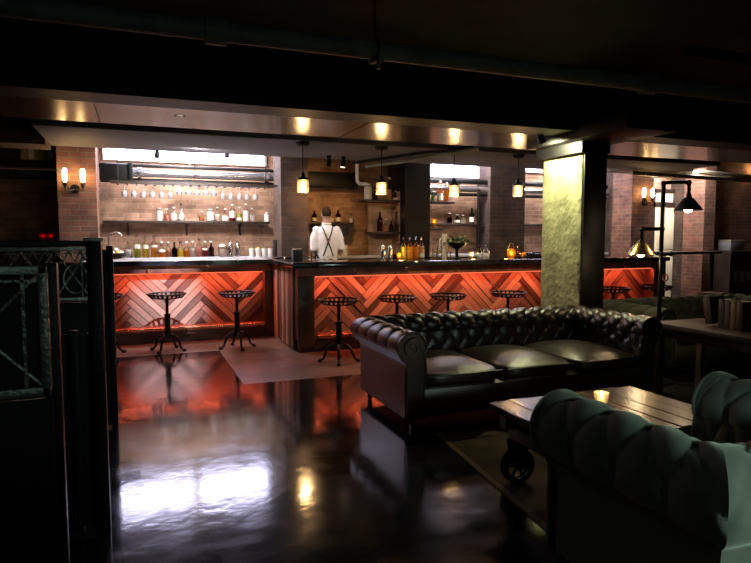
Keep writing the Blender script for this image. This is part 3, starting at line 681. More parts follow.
simple('glass_jar', 'wide clear glass jar with pale lid between red bottles and shakers', 'jar', p, [(0, 0), (r * .9, 0), (r, h * .1), (r, h * .7), (r * .75, h * .82)], M_glass, None,
    parts=(('lid', lambda m: m.lathe([(r * .8, h * .8), (r * .84, h * .84), (r * .5, h * .95), (0, h)], seg=16), M_white), ('contents', lambda m: m.lathe([(0, .004), (r * .85, .004), (r * .93, h * .55), (0, h * .58)], seg=14), LIQ['white'])))
for i, (px, lab) in enumerate(((251.8, 'white cup nearest the shakers on the left counter'), (258.2, 'white cup second in the row of four after the shakers'), (264.2, 'white cup third in the row of four after the shakers'), (270, 'white cup with dark fill at the end beside the black tumbler'))):
    p, h, r = rank(px, 248.5, 6, 9.40, 1.05)
    simple('white_cup', lab, 'cup', p, cup(r, h, .005), M_white, 'white cups on the left counter',
        parts=(('garnish', lambda m: m.sphere((0, -.004, h * .92), r * .62), (M_lime, M_lemon, M_lime, M_red)[i]),))
p, h, r = rank(275, 240, 4.5, 8.62, 1.06)
simple('black_tumbler', 'black tumbler standing by the dark brick pier at the bar corner', 'tumbler', p, cup(r, h), M_rubber)
p = stand(283, 8.15, 1.06)
simple('metal_tray', 'round metal tray on the bar corner by the dark brick pier', 'tray', p, [(0, 0), (.10, 0), (.15, .018), (.148, .022), (.098, .005), (0, .005)], M_chrome, seg=28)
# fruit bowl and faucet at the left
p, h, r = rank(116, 249, 15, 9.4, 1.05)
fb = simple('fruit_bowl', 'dark bowl of pale citrus at the near end of the bottle row', 'bowl', p, [(0, 0), (.06, 0), (.11, .04), (.125, .075), (.12, .075), (.10, .04), (0, .012)], M_rubber, seg=24)
for i, (dx, dy, dz) in enumerate(((-.055, -.03, .075), (.03, -.05, .078), (.06, .02, .075), (-.01, .04, .08), (0, -.01, .115))):
    q = p + Vector((dx, dy, dz))
    o = mesh(lambda m: m.sphere((0, 0, 0), .036, (1, 1, .92)), 'lemon', M_lemon if i % 2 else M_white); o.location = q
    tag(o, ('pale citrus at the near rim of the dark bowl', 'yellow lemon at the front of the dark bowl', 'pale citrus nearest the flask bottle in the dark bowl', 'yellow lemon at the back of the dark bowl', 'pale citrus topmost in the dark bowl')[i], 'lemon', 'citrus in the dark bowl')
fx = at(113, 233, Y=9.5)
ft = thing('bar_faucet', 'gooseneck metal faucet arching over the dark fruit bowl', 'faucet', (fx.x - .06, 9.5, 1.05))
mesh(lambda m: m.tube([(fx.x - .06, 9.5, 1.05), (fx.x - .06, 9.5, 1.32), (fx.x - .04, 9.5, 1.40), (fx.x + .03, 9.49, 1.43), (fx.x + .10, 9.48, 1.40), (fx.x + .12, 9.48, 1.36)], .014, 12), 'spout', M_chrome, ft)
mesh(lambda m: (m.lathe([(.03, 0), (.03, .02), (.018, .03)], (fx.x - .06, 9.5, 1.05), 16), m.cyl((fx.x - .06, 9.5, 1.12), (fx.x - .10, 9.46, 1.15), .008, 8)), 'lever_base', M_chrome, ft)
# things on the long bar near the bartender
p, h, r = rank(297, 249.5, 10, 7.3, 1.06)
nb = mesh(lambda m: m.box(-.06, .06, -.045, .045, 0, h, .006), 'napkin_box', M_grey); nb.location = p; tag(nb, 'square grey box on the bar corner under the first pendant', 'box')
mesh(lambda m: m.box(-.052, .052, -.038, .038, h - .004, h + .01, .003), 'napkins', M_white, nb, world=False)
def tumbler(px, yt, wp, Y, z, label, group='drinking glasses on the bar'):
    p, h, r = rank(px, yt, wp, Y, z)
    o = simple('drinking_glass', label, 'glass', p, cup(r, h, .002), M_glass, group)
    return o
tumbler(313.5, 252, 6, 7.35, 1.06, 'clear tumbler on the bar in front of the bartender left side')
p, h, r = rank(344.5, 245, 6.5, 9.4, 1.05)
cs = simple('cup_stack', 'stack of white cups on the counter right of the bartender elbow', 'cups', p, [(0, 0), (r * .8, 0), (r, h * .3), (r * .85, h * .3), (r, h * .55), (r * .85, h * .55), (r, h * .8), (r * .85, h * .8), (r, h), (r * .9, h), (0, h * .9)], M_white)
# corner shelves, window shelves
def shelf(x0, x1, y0, y1, z, label, bx=(), th=.035, material=None):
    o = mesh(lambda m: m.box(x0, x1, y0, y1, z - th, z, .004), 'wall_shelf', material or M_shelfwood); tag(o, label, 'shelf')
    for x in bx:
        mesh(lambda m: (m.box(x - .015, x + .015, y1 - .02, y1, z - .22, z - th), m.prism([(x - .012, y0 + .04, z - th), (x - .012, y1 - .01, z - th), (x - .012, y1 - .01, z - .21), (x - .012, y1 - .06, z - .12)], (.024, 0, 0))), 'bracket', M_iron, o)
    return o
shelf(-.50, 1.96, 9.68, 9.99, 1.60, 'long dark shelf on brick in the left bay, carrying pale bottles', (at(128, 230, Y=9.9).x, at(187, 230, Y=9.9).x, at(241, 230, Y=9.9).x))
shelf(2.40, at(353, 222, Y=9.7).x, 9.66, 9.99, 1.60, 'short dark shelf behind the bartender head', (2.75,))
bb = at(345, 229, Y=9.7)
o = mesh(lambda m: m.prism([(bb.x - .16, 9.68, 1.562), (bb.x + .12, 9.68, 1.562), (bb.x + .06, 9.68, 1.36), (bb.x - .10, 9.68, 1.36)], (0, .3, 0)), 'speaker_box', M_rubber); tag(o, 'black wedge shaped box hung under the shelf right of the bartender', 'speaker')
mesh(lambda m: m.box(bb.x - .09, bb.x + .06, 9.672, 9.682, 1.39, 1.54, .004), 'grille', M_black, o)
cx0, cx1 = at(362, 202, Y=9.2).x, 4.02
shelf(cx0, cx1, 9.08, 9.42, 1.955, 'upper corner shelf against the steel column, lit at one end'); shelf(at(370, 233, Y=9.2).x, cx1, 9.08, 9.42, 1.44, 'lower corner shelf against the steel column, with amber votives')
o = mesh(lambda m: (m.box(at(370, 233, Y=9.3).x + .02, cx1, 9.43, 9.47, 1.05, 2.1), m.box(cx1 - .03, cx1, 9.1, 9.45, 1.06, 2.1)), 'shelf_back', M_brickpale); o['kind'] = 'structure'; o.name = 'wall_corner'
shelf(4.44, at(447, 200, Y=9.25).x + .06, 9.08, 9.42, 1.955, 'upper shelf just right of the steel column beside the daylit window')
shelf(4.44, at(434, 200, Y=9.25).x + .10, 9.08, 9.42, 1.50, 'stub shelf low on the steel column carrying a tall candle jar')
shelf(4.60, 5.97, 9.68, 9.99, 1.60, 'dark shelf across the window bay beyond the steel column', (4.9,))
shelf(6.28, 8.72, 9.68, 9.99, 1.60, 'dark shelf across the bay behind the concrete column', (7.5,))
# glass rack with hanging wine glasses
RX0, RX1 = at(118, 188, Y=9.3).x, at(266, 190, Y=9.3).x
rk = thing('glass_rack', 'wooden hanging rack holding the upturned wine glasses', 'rack', ((RX0 + RX1) / 2, 9.28, 2.10))
mesh(lambda m: (m.box(RX0 - .1, RX1 + .2, 9.14, 9.17, 2.115, 2.145), m.box(RX0 - .1, RX1 + .2, 9.37, 9.40, 2.115, 2.145)), 'rail', M_shelfwood, rk)
for i in range(18):
    x = RX0 + (RX1 - RX0) * i / 17
    mesh(lambda m: m.box(x - .012, x + .012, 9.12, 9.42, 2.095, 2.115), 'slat', M_shelfwood, rk)
for x in (RX0, (RX0 + RX1) / 2, RX1): mesh(lambda m: m.cyl((x, 9.3, 2.13), (x, 9.3, 2.52 if False else 2.9), .006, 8), 'hanger_rod', M_steelblack, rk)
ords = 'first second third fourth fifth sixth seventh eighth ninth tenth eleventh twelfth thirteenth fourteenth fifteenth sixteenth'.split()
def glassprof(long): 
    s, b, r = (.085, .10, .040) if long else (.05, .085, .047)
    return [(0, 0), (.036, -.002), (.036, -.005), (.010, -.012), (.005, -.02), (.004, -s), (.006, -s - .004), (r * .6, -s - b * .16), (r, -s - b * .48), (r * .92, -s - b * .8), (r * .80, -s - b), (r * .78, -s - b), (r * .90, -s - b * .8), (r * .97, -s - b * .48), (r * .57, -s - b * .18), (0, -s - .008)]
for i in range(16):
    long = i < 6 or i in (11, 12, 13, 14, 15); x = RX0 + (RX1 - RX0) * (i + .5) / 17.0 + .02
    o = simple('wine_glass', '%s upturned wine glass in the hanging rack, counting from the black duct end' % ords[i], 'wine glass', (x, 9.26 if i % 2 else 9.29, 2.105), glassprof(long), M_wine, 'wine glasses hanging in the rack', 20)
# amber votives
for i, (px, py, lab) in enumerate(((398, 217, 'amber votive on the lower corner shelf, brightest of three'), (405.5, 217, 'amber votive on the lower corner shelf, nearer the steel column'), (398, 209, 'amber votive raised above the other two on a small block'))):
    z = 1.44; p = at(px, py, Y=9.2); p.z = max(p.z - .04, 1.44)
    o = simple('votive_candle', lab, 'candle', p, cup(.035, .075), M_amberjar, 'amber votives on the corner shelf', parts=(('wax', lambda m: m.lathe([(0, .004), (.028, .004), (.028, .03), (0, .03)], seg=12), M_wax), ('flame', lambda m: m.sphere((0, 0, .05), .013, (1, 1, 1.7)), M_flame)))
    if i == 2:
        o2 = mesh(lambda m: m.box(p.x - .04, p.x + .04, 9.16, 9.25, 1.44, p.z - .001, .004), 'riser_block', M_shelfwood); tag(o2, 'small dark block lifting one amber votive on the lower corner shelf', 'block')
    if i == 0: lamp('POINT', 'votive_light', p + Vector((0, -.06, .06)), 1.2, (1, .5, .15), o, .03).location = (0, -.06, .06)
for i, px in enumerate((400, 406.5)):
    tumbler(px, 224, 5, 9.11, 1.44, ('small glass jar under the brightest amber votive', 'small glass jar under the votive nearest the steel column')[i])
# jars, candle, urn and lantern on the long bar
p = stand(399, 7.36, 1.06)
o = simple('votive_candle', 'candle burning on the long bar between shakers and pour bottles', 'candle', p, cup(.036, .085), M_amberjar, None, parts=(('wax', lambda m: m.lathe([(0, .004), (.029, .004), (.029, .03), (0, .03)], seg=12), M_wax), ('flame', lambda m: m.sphere((0, 0, .052), .014, (1, 1, 1.7)), M_flame)))
lamp('POINT', 'votive_light', (0, 0, 0), 1.6, (1, .52, .16), o, .03).location = (0, -.05, .10)
p = stand(472, 7.38, 1.06)
o = simple('votive_candle', 'candle burning on the long bar between dark urn and glass decanters', 'candle', p, cup(.036, .085), M_jar, None, parts=(('wax', lambda m: m.lathe([(0, .004), (.029, .004), (.029, .03), (0, .03)], seg=12), M_wax), ('flame', lambda m: m.sphere((0, 0, .052), .014, (1, 1, 1.7)), M_flame)))
lamp('POINT', 'votive_light', (0, 0, 0), 1.2, (1, .56, .2), o, .03).location = (0, -.05, .10)
p = stand(457, 7.28, 1.06)
u = thing('leafy_urn', 'dark footed urn of foliage standing on the long bar', 'urn', p)
mesh(lambda m: m.lathe([(0, 0), (.06, 0), (.062, .012), (.025, .03), (.02, .11), (.03, .13), (.10, .17), (.14, .215), (.132, .215), (.09, .18), (0, .15)], tuple(p), 24), 'bowl', M_iron, u)
def leaves(m):
    R = random.Random(4)
    for i in range(110):
        a = R.uniform(0, 2 * PI); el = R.uniform(-.1, 1.2); rr = R.uniform(.05, .17)
        c = p + Vector((cos(a) * cos(el) * rr, sin(a) * cos(el) * rr, .215 + sin(el) * rr * .55))
        M = Matrix.Translation(c) @ Euler((R.uniform(-1, 1), R.uniform(-1, 1), a)).to_matrix().to_4x4()
        pts = [M @ Vector(q) for q in ((0, -.012, 0), (.03, -.014, .006), (.055, 0, -.004), (.03, .014, .006), (0, .012, 0))]
        m.prism(pts, (0, 0, .0015))
mesh(leaves, 'foliage', M_green, u)
p, h, r = rank(444.5, 234, 6.5, 7.45, 1.06)
simple('white_pitcher', 'white pitcher standing behind the dark leafy urn by the column', 'pitcher', p, [(0, 0), (r * .8, 0), (r, h * .4), (r * .7, h * .8), (r * .85, h), (r * .8, h), (r * .6, h * .8), (0, .02)], M_white, None,
    parts=(('handle', lambda m: m.tube([(-r * .8, 0, h * .85), (-r * 1.6, 0, h * .75), (-r * 1.6, 0, h * .4), (-r * .95, 0, h * .3)], .008, 8), M_white),))
for px, yt, wp, lab in ((479.5, 246, 6, 'clear decanter on the long bar just right of the burning candle'), (486, 245.5, 8, 'round clear decanter on the long bar, beside the vertical pipe')):
    p, h, r = rank(px, yt, wp, 7.36, 1.06); bottle(p, 'jug', r, h, M_glass, 'clear', .4, None, lab, 'decanters on the long bar', name='decanter')
for px, yt, wp, lab in ((435, 249, 5, 'short glass on the long bar right of the steel column'), (449, 251, 5, 'short glass on the long bar under the urn'), (440, 246, 5, 'taller glass on the long bar between column and pitcher')):
    tumbler(px, yt, wp, 7.3, 1.06, lab)
p = stand(434, 9.2, 1.50)
simple('candle_jar', 'tall jar glowing amber on the stub shelf of the steel column', 'jar', p, cup(.045, .16), M_amberjar, None, parts=(('wax', lambda m: m.lathe([(0, .004), (.036, .004), (.036, .09), (0, .09)], seg=14), M_wax), ('flame', lambda m: m.sphere((0, 0, .115), .016, (1, 1, 1.7)), M_flame)))
p = stand(511.5, 7.42, 1.06)
o = simple('amber_lantern', 'amber glass lantern glowing on the bar below the fourth pendant', 'lantern', p, [(0, 0), (.05, 0), (.065, .03), (.06, .10), (.035, .13), (.032, .13), (.055, .10), (.06, .03), (0, .006)], M_amberjar, None, 20,
    (('flame', lambda m: m.sphere((0, 0, .06), .022, (1, 1, 1.5)), M_flame), ('bail', lambda m: m.tube([(.045 * cos(a), 0, .12 + .09 * sin(a)) for a in [i * PI / 10 for i in range(11)]], .004, 6), M_brass)))
lamp('POINT', 'lantern_light', (0, 0, 0), 3, (1, .5, .12), o, .03).location = (0, .10, .14)
p = stand(532, 7.3, 1.06)
o = thing('ice_bin', 'polished steel ice bin on the bar beside the concrete column', 'bin', p)
mesh(lambda m: (m.box(p.x - .17, p.x + .17, 7.2, 7.42, 1.06, 1.12, .01), m.box(p.x - .16, p.x + .16, 7.22, 7.40, 1.12, 1.13)), 'tub', M_chrome, o)
mesh(lambda m: m.tube([(p.x - .1, 7.2, 1.11), (p.x - .1, 7.17, 1.13), (p.x + .1, 7.17, 1.13), (p.x + .1, 7.2, 1.11)], .008, 8), 'handle', M_chrome, o)
tumbler(519.5, 246, 5, 7.36, 1.06, 'clear glass beside the steel ice bin')
# pendants
def pendant(p, label):
    t = thing('pendant_lamp', label, 'pendant lamp', (p.x, p.y, 2.52), 0, 'lantern pendants over the long bar')
    x, y, z = p; top = 2.52
    mesh(lambda m: m.lathe([(0, 0), (.085, 0), (.085, -.02), (.06, -.045), (.02, -.05), (0, -.05)], (x, y, top), 24), 'canopy', M_steelblack, t)
    mesh(lambda m: m.cyl((x, y, top - .04), (x, y, z + .13), .006, 8), 'cord', M_steelblack, t)
    mesh(lambda m: m.lathe([(.012, .17), (.026, .15), (.03, .11), (.070, .095), (.078, .075), (.066, .075), (0, .08)], (x, y, z), 20), 'socket_cap', M_iron, t)
    mesh(lambda m: m.lathe([(.066, .075), (.072, .055), (.072, -.06), (.066, -.075), (.062, -.075), (.068, -.055), (.068, .055), (.062, .075)], (x, y, z), 24), 'glass_jar', M_jar, t)
    def cage(m):
        for q in (.055, -.005, -.07): m.tube([(x + .077 * cos(2 * PI * i / 24), y + .077 * sin(2 * PI * i / 24), z + q) for i in range(24)], .003, 5, closed=True)
        for i in range(6):
            a = 2 * PI * i / 6; m.cyl((x + .077 * cos(a), y + .077 * sin(a), z + .08), (x + .077 * cos(a), y + .077 * sin(a), z - .085), .003, 6)
    mesh(cage, 'wire_cage', M_iron, t)
    mesh(lambda m: m.lathe([(0, -.045), (.022, -.035), (.032, -.005), (.024, .03), (.014, .06), (.014, .085), (0, .085)], (x, y, z), 16), 'bulb', M_bulb, t)
    lamp('POINT', 'pendant_light', (x, y, z - .1), PEND, (1, .60, .26), t, .05)
PEND = 15
for px, py, lab in ((303, 186, 'first lantern pendant from the bar corner, before the dark brick pier'), (381.5, 188.5, 'second lantern pendant, hanging before the upper corner shelf bottles'),
        (454, 191, 'third lantern pendant, hanging before the daylit window bay'), (518, 191, 'fourth lantern pendant, nearest the concrete column')):
    pendant(at(px, py, Y=7.3), lab)
# double wall lamps
def sconce(c, label, nrm=(0, -1, 0)):
    n = Vector(nrm); s = Vector((-n.y, n.x, 0)); Z = Vector((0, 0, 1)); c = Vector(c)
    t = thing('wall_lamp', label, 'wall lamp', c, 0, 'double bulb wall lamps')
    mesh(lambda m: m.cyl(c, c + n * .025, .06, 20), 'back_plate', M_iron, t)
    for q in (-.105, .105):
        e = c + n * .10 + s * q
        mesh(lambda m: m.tube([c + n * .02, c + n * .07 - Z * .02 + s * q * .3, e - Z * .02, e + Z * .03], .010, 8), 'arm', M_iron, t)
        mesh(lambda m: m.lathe([(.014, .02), (.026, .03), (.028, .075), (.02, .08)], e, 14), 'socket', M_iron, t)
        mesh(lambda m: m.lathe([(.012, .075), (.026, .10), (.032, .15), (.032, .22), (.022, .255), (0, .262)], e, 16), 'bulb', M_bulb2, t)
        lamp('POINT', 'wall_lamp_light', e + Z * .18 + n * .05, SCON, (1, .55, .20), t, .04)
SCON = 4.2
a = at(75, 189, Y=8.9); sconce((a.x, 8.9, a.z), 'double bulb wall lamp on the brick pier beside the left bar')
a = at(644, 202, Y=8.9); sconce((a.x, 8.9, a.z), 'double bulb wall lamp on the brick pier beyond the concrete column')
a = at(749, 176, Y=9.3); sconce((a.x + .16, 9.3, a.z - .02), 'double bulb wall lamp washing the far brick wall with amber')
# PART4
# added fill lights, unseen behind the bulkhead, brightening the recess
def bay_fill(x, ln, power, label, z=2.98):
    t = thing('bay_fill_light', label, 'fill light', (x, 8.80, z))
    mesh(lambda m: m.box(x - ln / 2, x + ln / 2, 8.75, 8.80, z - .03, z + .03, .006), 'housing', M_white, t)
    mesh(lambda m: m.tube([(x - ln / 2 + .03, 8.825, z), (x + ln / 2 - .03, 8.825, z)], .014, 10), 'tube', emis('fill tube', (.86, .86, 1), 8), t)
    l = bpy.data.lights.new('bay_fill_glow', 'AREA'); l.shape = 'RECTANGLE'; l.size = ln - .06; l.size_y = .04; l.energy = power; l.color = (1.0, .93, .93)
    o = bpy.data.objects.new('bay_fill_glow', l); COL.objects.link(o); o.parent = t; o.location = (0, .05, -.01); o.rotation_euler = Vector((0, .75, -1.0)).to_track_quat('-Z', 'X').to_euler()
bay_fill(.72, 2.2, BAY_FILL, 'added fill light unseen over the left bay bottles')
bay_fill(5.2, .9, 170, 'added fill light unseen over the window bay right of the steel column')
bay_fill(7.5, 2.0, 170, 'added fill light unseen over the bay behind the concrete column')
bay_fill(10.0, 1.0, 150, 'added fill light unseen over the cream door')

# ------------------------------------------------------------------ tufted seats
def chesterfield(name, label, cat, loc, rotz, A, yb, ztop, r, nseat, mt, bmt, seat_z=.43, amp=.020, cols=.155, outer=False, seed=1, group=None, rows=3):
    t = thing(name, label, cat, loc, rotz, group)
    rc = r - .02; zc = ztop - r; a0 = A - rc; yi = yb - rc
    prof = []; kind = []
    for i in range(12):
        f = i / 11; prof.append((.0 + .012 * f * f - .02 * math.sin(f * 2.4), .26 + f * (zc - .03 - .26)))
    n = 30
    for i in range(n + 1):
        an = rad(196 - (196 + 62) * i / n); prof.append((rc + r * cos(an), zc + r * sin(an)))
    prof += [(rc + .36 * r, zc - 1.12 * r), (rc + .33 * r, zc - 1.5 * r)]
    for i in range(1, 9): prof.append((rc + .33 * r, (zc - 1.5 * r) + (.085 - (zc - 1.5 * r)) * i / 8))
    # resample
    P = [Vector((p[0], p[1])) for p in prof]; cum = [0]
    for p, q in zip(P, P[1:]): cum.append(cum[-1] + (q - p).length)
    def at_v(v):
        v = min(max(v, 0), cum[-1] - 1e-6)
        for i in range(len(cum) - 1):
            if cum[i + 1] >= v: f = (v - cum[i]) / (cum[i + 1] - cum[i] + 1e-9); return P[i].lerp(P[i + 1], f)
    def nrm(v):
        d = at_v(v + .012) - at_v(v - .012); d.normalize(); return Vector((-d.y, d.x)) if True else d
    vi = cum[11 + int(n * (196 - (-18 if outer else 74)) / 258)]     # last button row
    vr = cum[11 + n]                                                  # end of the roll
    v0 = max(0, seat_z - .26 - .02)
    dv = (vi - v0) / rows
    NV = 84
    vs = [cum[-1] * k / (NV - 1) for k in range(NV)]
    base = [(at_v(v), nrm(v)) for v in vs]
    rnd = random.Random(seed)
    def disp(aa, v):
        b = (vi - v) / dv
        if v <= vi:
            s = abs(sin(PI * (aa + b) / 2) * sin(PI * (aa - b) / 2)) ** .5
            # deepen around the buttons
            ra, rb = aa % 2, b
            k = round(b); ak = aa - k; dd = ((ak - 2 * round(ak / 2)) * .5) ** 2 + ((b - k) * .55) ** 2
            s -= .75 * math.exp(-dd / .012)
            fade = min(1, max(0, (v - v0 + .04) / .08))
        else:
            s = abs(sin(PI * aa / 2)) ** .55
            dd = ((aa - 2 * round(aa / 2)) * .5) ** 2 + (b * .55) ** 2
            s -= .75 * math.exp(-dd / .012)
            fade = max(0, 1 - max(0, v - vi) / max(.05, (vr + .06 - vi)))
        return amp * (s - .55) * fade
    def side(length, pos, nm, seg_n):
        Nu = max(2, round(length / cols)); NS = Nu * 16
        m = MB(); rows_ = []
        for i in range(NS + 1):
            s = i / NS; aa = s * 2 * Nu; row = []
            for (p, q), v in zip(base, vs):
                d = disp(aa, v); o, z = p.x + q.x * d, p.y + q.y * d
                row.append(pos(s, o, z))
            rows_.append(row)
        m.rings(rows_, close_u=False, cap=False)
        ob = finish(nm, m, mt, t, False, 80)
        k = 0
        while (vi - k * dv) > v0 - .03:
            v = vi - k * dv; p, q = at_v(v), nrm(v); off = k % 2
            for j in range(Nu + 1):
                aa = 2 * j + off
                if aa < .3 or aa > 2 * Nu - .3: continue
                d = amp * (-.55 - .70); c = pos(aa / (2 * Nu), p.x + q.x * d, p.y + q.y * d)
                yield_buttons.append((ob, c))
            k += 1
        return ob
    yield_buttons = []
    side(yi + rc, lambda s, o, z: Vector((-(a0 + o), s * (yi + o), z)), 'arm', 0)
    side(2 * A, lambda s, o, z: Vector(((-1 + 2 * s) * (a0 + o), yi + o, z)), 'back', 0)
    side(yi + rc, lambda s, o, z: Vector((a0 + o, (1 - s) * (yi + o), z)), 'arm', 0)
    bme = None
    for ob, c in yield_buttons[:96]:
        if bme is None:
            b = mesh(lambda m: m.sphere((0, 0, 0), .012, (1, 1, 1), 10, 6), 'button', bmt, ob, False); bme = b.data; b.location = c
        else:
            b = bpy.data.objects.new('button', bme); COL.objects.link(b); b.parent = ob; b.location = c
    # scrolled arm fronts
    for sg in (-1, 1):
        loop = [Vector((sg * (a0 + p.x), -.001, p.y)) for p in P] + [Vector((sg * (a0 + 0), -.001, .085))]
        def front(m):
            m.prism(loop, (0, .05, 0))
            m.tube([q + Vector((0, -.004, 0)) for q in loop[:-2]], .008, 8)
            cc = Vector((sg * (a0 + rc), -.004, zc))
            m.tube([cc + Vector((sg * cos(h) * rr, -.002, sin(h) * rr)) for h, rr in [(i * .35, .012 + .0042 * r / .13 * i * .8) for i in range(24)]], .006, 6)
            for i in range(14):
                z = .14 + i * (zc - 1.2 * r - .14) / 13
                m.sphere((sg * (a0 + .025), -.004, z), .006, (1, .6, 1), 8, 5)
        mesh(front, 'arm_front', mt, t, False)
    mesh(lambda m: m.box(-a0 - .02, a0 + .02, .01, yi + .04, .085, .30, .012), 'seat_base', mt, t, False)
    mesh(lambda m: m.box(-a0, a0, -.012, .02, .13, seat_z - .135, .01), 'front_rail', mt, t, False)
    for i in range(nseat):
        w_ = 2 * a0 / nseat; x0 = -a0 + i * w_
        c = mesh(lambda m: m.cushion(x0 + .004, x0 + w_ - .004, -.02, yi - .0, .295, seat_z - .025, .045, 5), 'seat_cushion', mt, t, False, 60)
        mesh(lambda m: m.tube([(x0 + .02, -.018, seat_z - .048), (x0 + w_ - .02, -.018, seat_z - .048)], .006, 8), 'piping', mt, c, False)
    for sx in (-1, 1):
        for y in (.05, yi + .05):
            lg = mesh(lambda m: (m.lathe([(.03, .10), (.036, .085), (.036, .07), (.022, .055), (.016, .045)], (sx * (A - .02), y, 0), 14)), 'leg', M_darkwood, t, False)
            mesh(lambda m: (m.cyl((sx * (A - .02) - .012, y, .024), (sx * (A - .02) + .012, y, .024), .024, 14), m.box(sx * (A - .02) - .016, sx * (A - .02) + .016, y - .01, y + .01, .03, .055)), 'caster', M_iron, lg, False)
    return t
chesterfield('leather_sofa', 'dark buttoned leather sofa with scrolled arms standing before the long bar', 'sofa', (2.825, 3.74, 0), 0, 1.085, .92, .70, .108, 3, M_leather, M_button, group='tufted sofas', cols=.185, amp=.019)
chesterfield('velvet_armchair', 'deep buttoned green velvet armchair with its back turned, nearest of all the seats', 'armchair', (1.955, 1.96, 0), PI, .445, .0, .73, .13, 1, M_velvet, M_vbutton) if False else None
chesterfield('velvet_armchair', 'dark green buttoned velvet armchair turned away, drawn up to the candlelit cart table', 'armchair', (2.04, 1.245 + .735, 0), PI, .445, .735, .735, .14, 1, M_velvet, M_vbutton, amp=.016, cols=.20, outer=True, seed=3, rows=3)
chesterfield('velvet_sofa', 'green buttoned velvet sofa standing beyond the leather sofa by the pipe lamp', 'sofa', (5.75, 4.35, 0), 0, 1.0, .85, .665, .13, 2, M_velvetlit, M_vbutton, seed=5, group='tufted sofas', cols=.17)
chesterfield('velvet_armchair', 'dark green velvet armchair half hidden under and behind the side table', 'armchair', (5.02, 3.15, 0), -PI / 2, .42, .72, .68, .13, 1, M_velvet, M_vbutton, seed=6)

# ------------------------------------------------------------------ cart coffee table, rug, candle
TX0, TX1, TY0, TY1, TZ = 1.78, 2.80, 2.10, 2.83, .45
ct = thing('cart_table', 'low plank cart table on iron wheels in the middle of the seats', 'coffee table', ((TX0 + TX1) / 2, (TY0 + TY1) / 2, 0))
def ctop(m):
    n = 8
    for i in range(n):
        x0 = TX0 + (TX1 - TX0) * i / n; o = random.uniform(0, 50)
        m.box(x0 + .003, TX0 + (TX1 - TX0) * (i + 1) / n - .003, TY0 + random.uniform(0, .008), TY1 - random.uniform(0, .008), TZ - .045, TZ - random.uniform(0, .004), .004, 1, tone=random.random(), grain=lambda c, o=o: Vector((c.x * 30 + o, c.y * 3, o)))
mesh(ctop, 'plank_top', M_tabletop, ct)
mesh(lambda m: (m.box(TX0 + .04, TX1 - .04, TY0 + .06, TY0 + .12, TZ - .13, TZ - .046), m.box(TX0 + .04, TX1 - .04, TY1 - .12, TY1 - .06, TZ - .13, TZ - .046),
    m.box(TX0 + .10, TX0 + .17, TY0 + .06, TY1 - .06, TZ - .20, TZ - .13), m.box(TX1 - .17, TX1 - .10, TY0 + .06, TY1 - .06, TZ - .20, TZ - .13)), 'frame', M_darkwood, ct)
WR = .098
for x in (TX0 + .135, TX1 - .135):
    for y in (TY0 + .10, TY1 - .10):
        br = mesh(lambda m: (m.prism([(x - .05, y - .03, TZ - .20), (x + .05, y - .03, TZ - .20), (x + .02, y - .03, WR), (x - .02, y - .03, WR)], (0, -.012, 0)), m.prism([(x - .05, y + .03, TZ - .20), (x + .05, y + .03, TZ - .20), (x + .02, y + .03, WR), (x - .02, y + .03, WR)], (0, .012, 0)), m.cyl((x, y - .055, WR + .006), (x, y + .055, WR + .006), .010, 10)), 'wheel_fork', M_iron, ct)
        def wheel(m):
            z = WR + .006
            for dy in (-.016, .016): m.tube([(x + (WR - .014) * cos(2 * PI * i / 32), y + dy, z + (WR - .014) * sin(2 * PI * i / 32)) for i in range(32)], .015, 8, closed=True)
            m.cyl((x, y - .026, z), (x, y + .026, z), .024, 14)
            for i in range(6):
                a = 2 * PI * i / 6; m.cyl((x + .02 * cos(a), y, z + .02 * sin(a)), (x + (WR - .02) * cos(a), y, z + (WR - .02) * sin(a)), .008, 8)
        mesh(wheel, 'wheel', M_iron, br)
mr_, nt, b_, o_ = newmat('patterned rug')
tc = nt.nodes.new('ShaderNodeTexCoord'); wv = nt.nodes.new('ShaderNodeTexVoronoi'); wv.inputs['Scale'].default_value = 6
link(nt, tc.outputs['Object'], wv.inputs['Vector'])
rr_ = nt.nodes.new('ShaderNodeValToRGB'); rr_.color_ramp.elements[0].color = (.055, .035, .018, 1); rr_.color_ramp.elements[1].color = (.13, .085, .04, 1)
link(nt, wv.outputs['Distance'], rr_.inputs[0]); link(nt, rr_.outputs[0], b_.inputs['Base Color']); b_.inputs['Roughness'].default_value = .95
n_ = nt.nodes.new('ShaderNodeTexNoise'); n_.inputs['Scale'].default_value = 220; link(nt, tc.outputs['Object'], n_.inputs['Vector'])
bp_ = nt.nodes.new('ShaderNodeBump'); bp_.inputs['Strength'].default_value = .5; bp_.inputs['Distance'].default_value = .004
link(nt, n_.outputs[0], bp_.inputs['Height']); link(nt, bp_.outputs[0], b_.inputs['Normal'])
M_rug = mr_
M_rugedge = mat('rug border', (.26, .19, .10), .95, bump=.4, bscale=200)
rg = mesh(lambda m: m.box(0.035, 2.1, -3.6, -.15, 0.001, .006), 'rug', M_rug); rg.location = (1.885, 3.80, 0); rg.rotation_euler = (0, 0, rad(-5.9)); tag(rg, 'brown patterned rug with pale border lying under the cart table', 'rug')
mesh(lambda m: (m.box(0, .035, -3.6, -.15, .001, .0068),), 'border', M_rugedge, rg, False)
p = at(601, 408, z=TZ); 
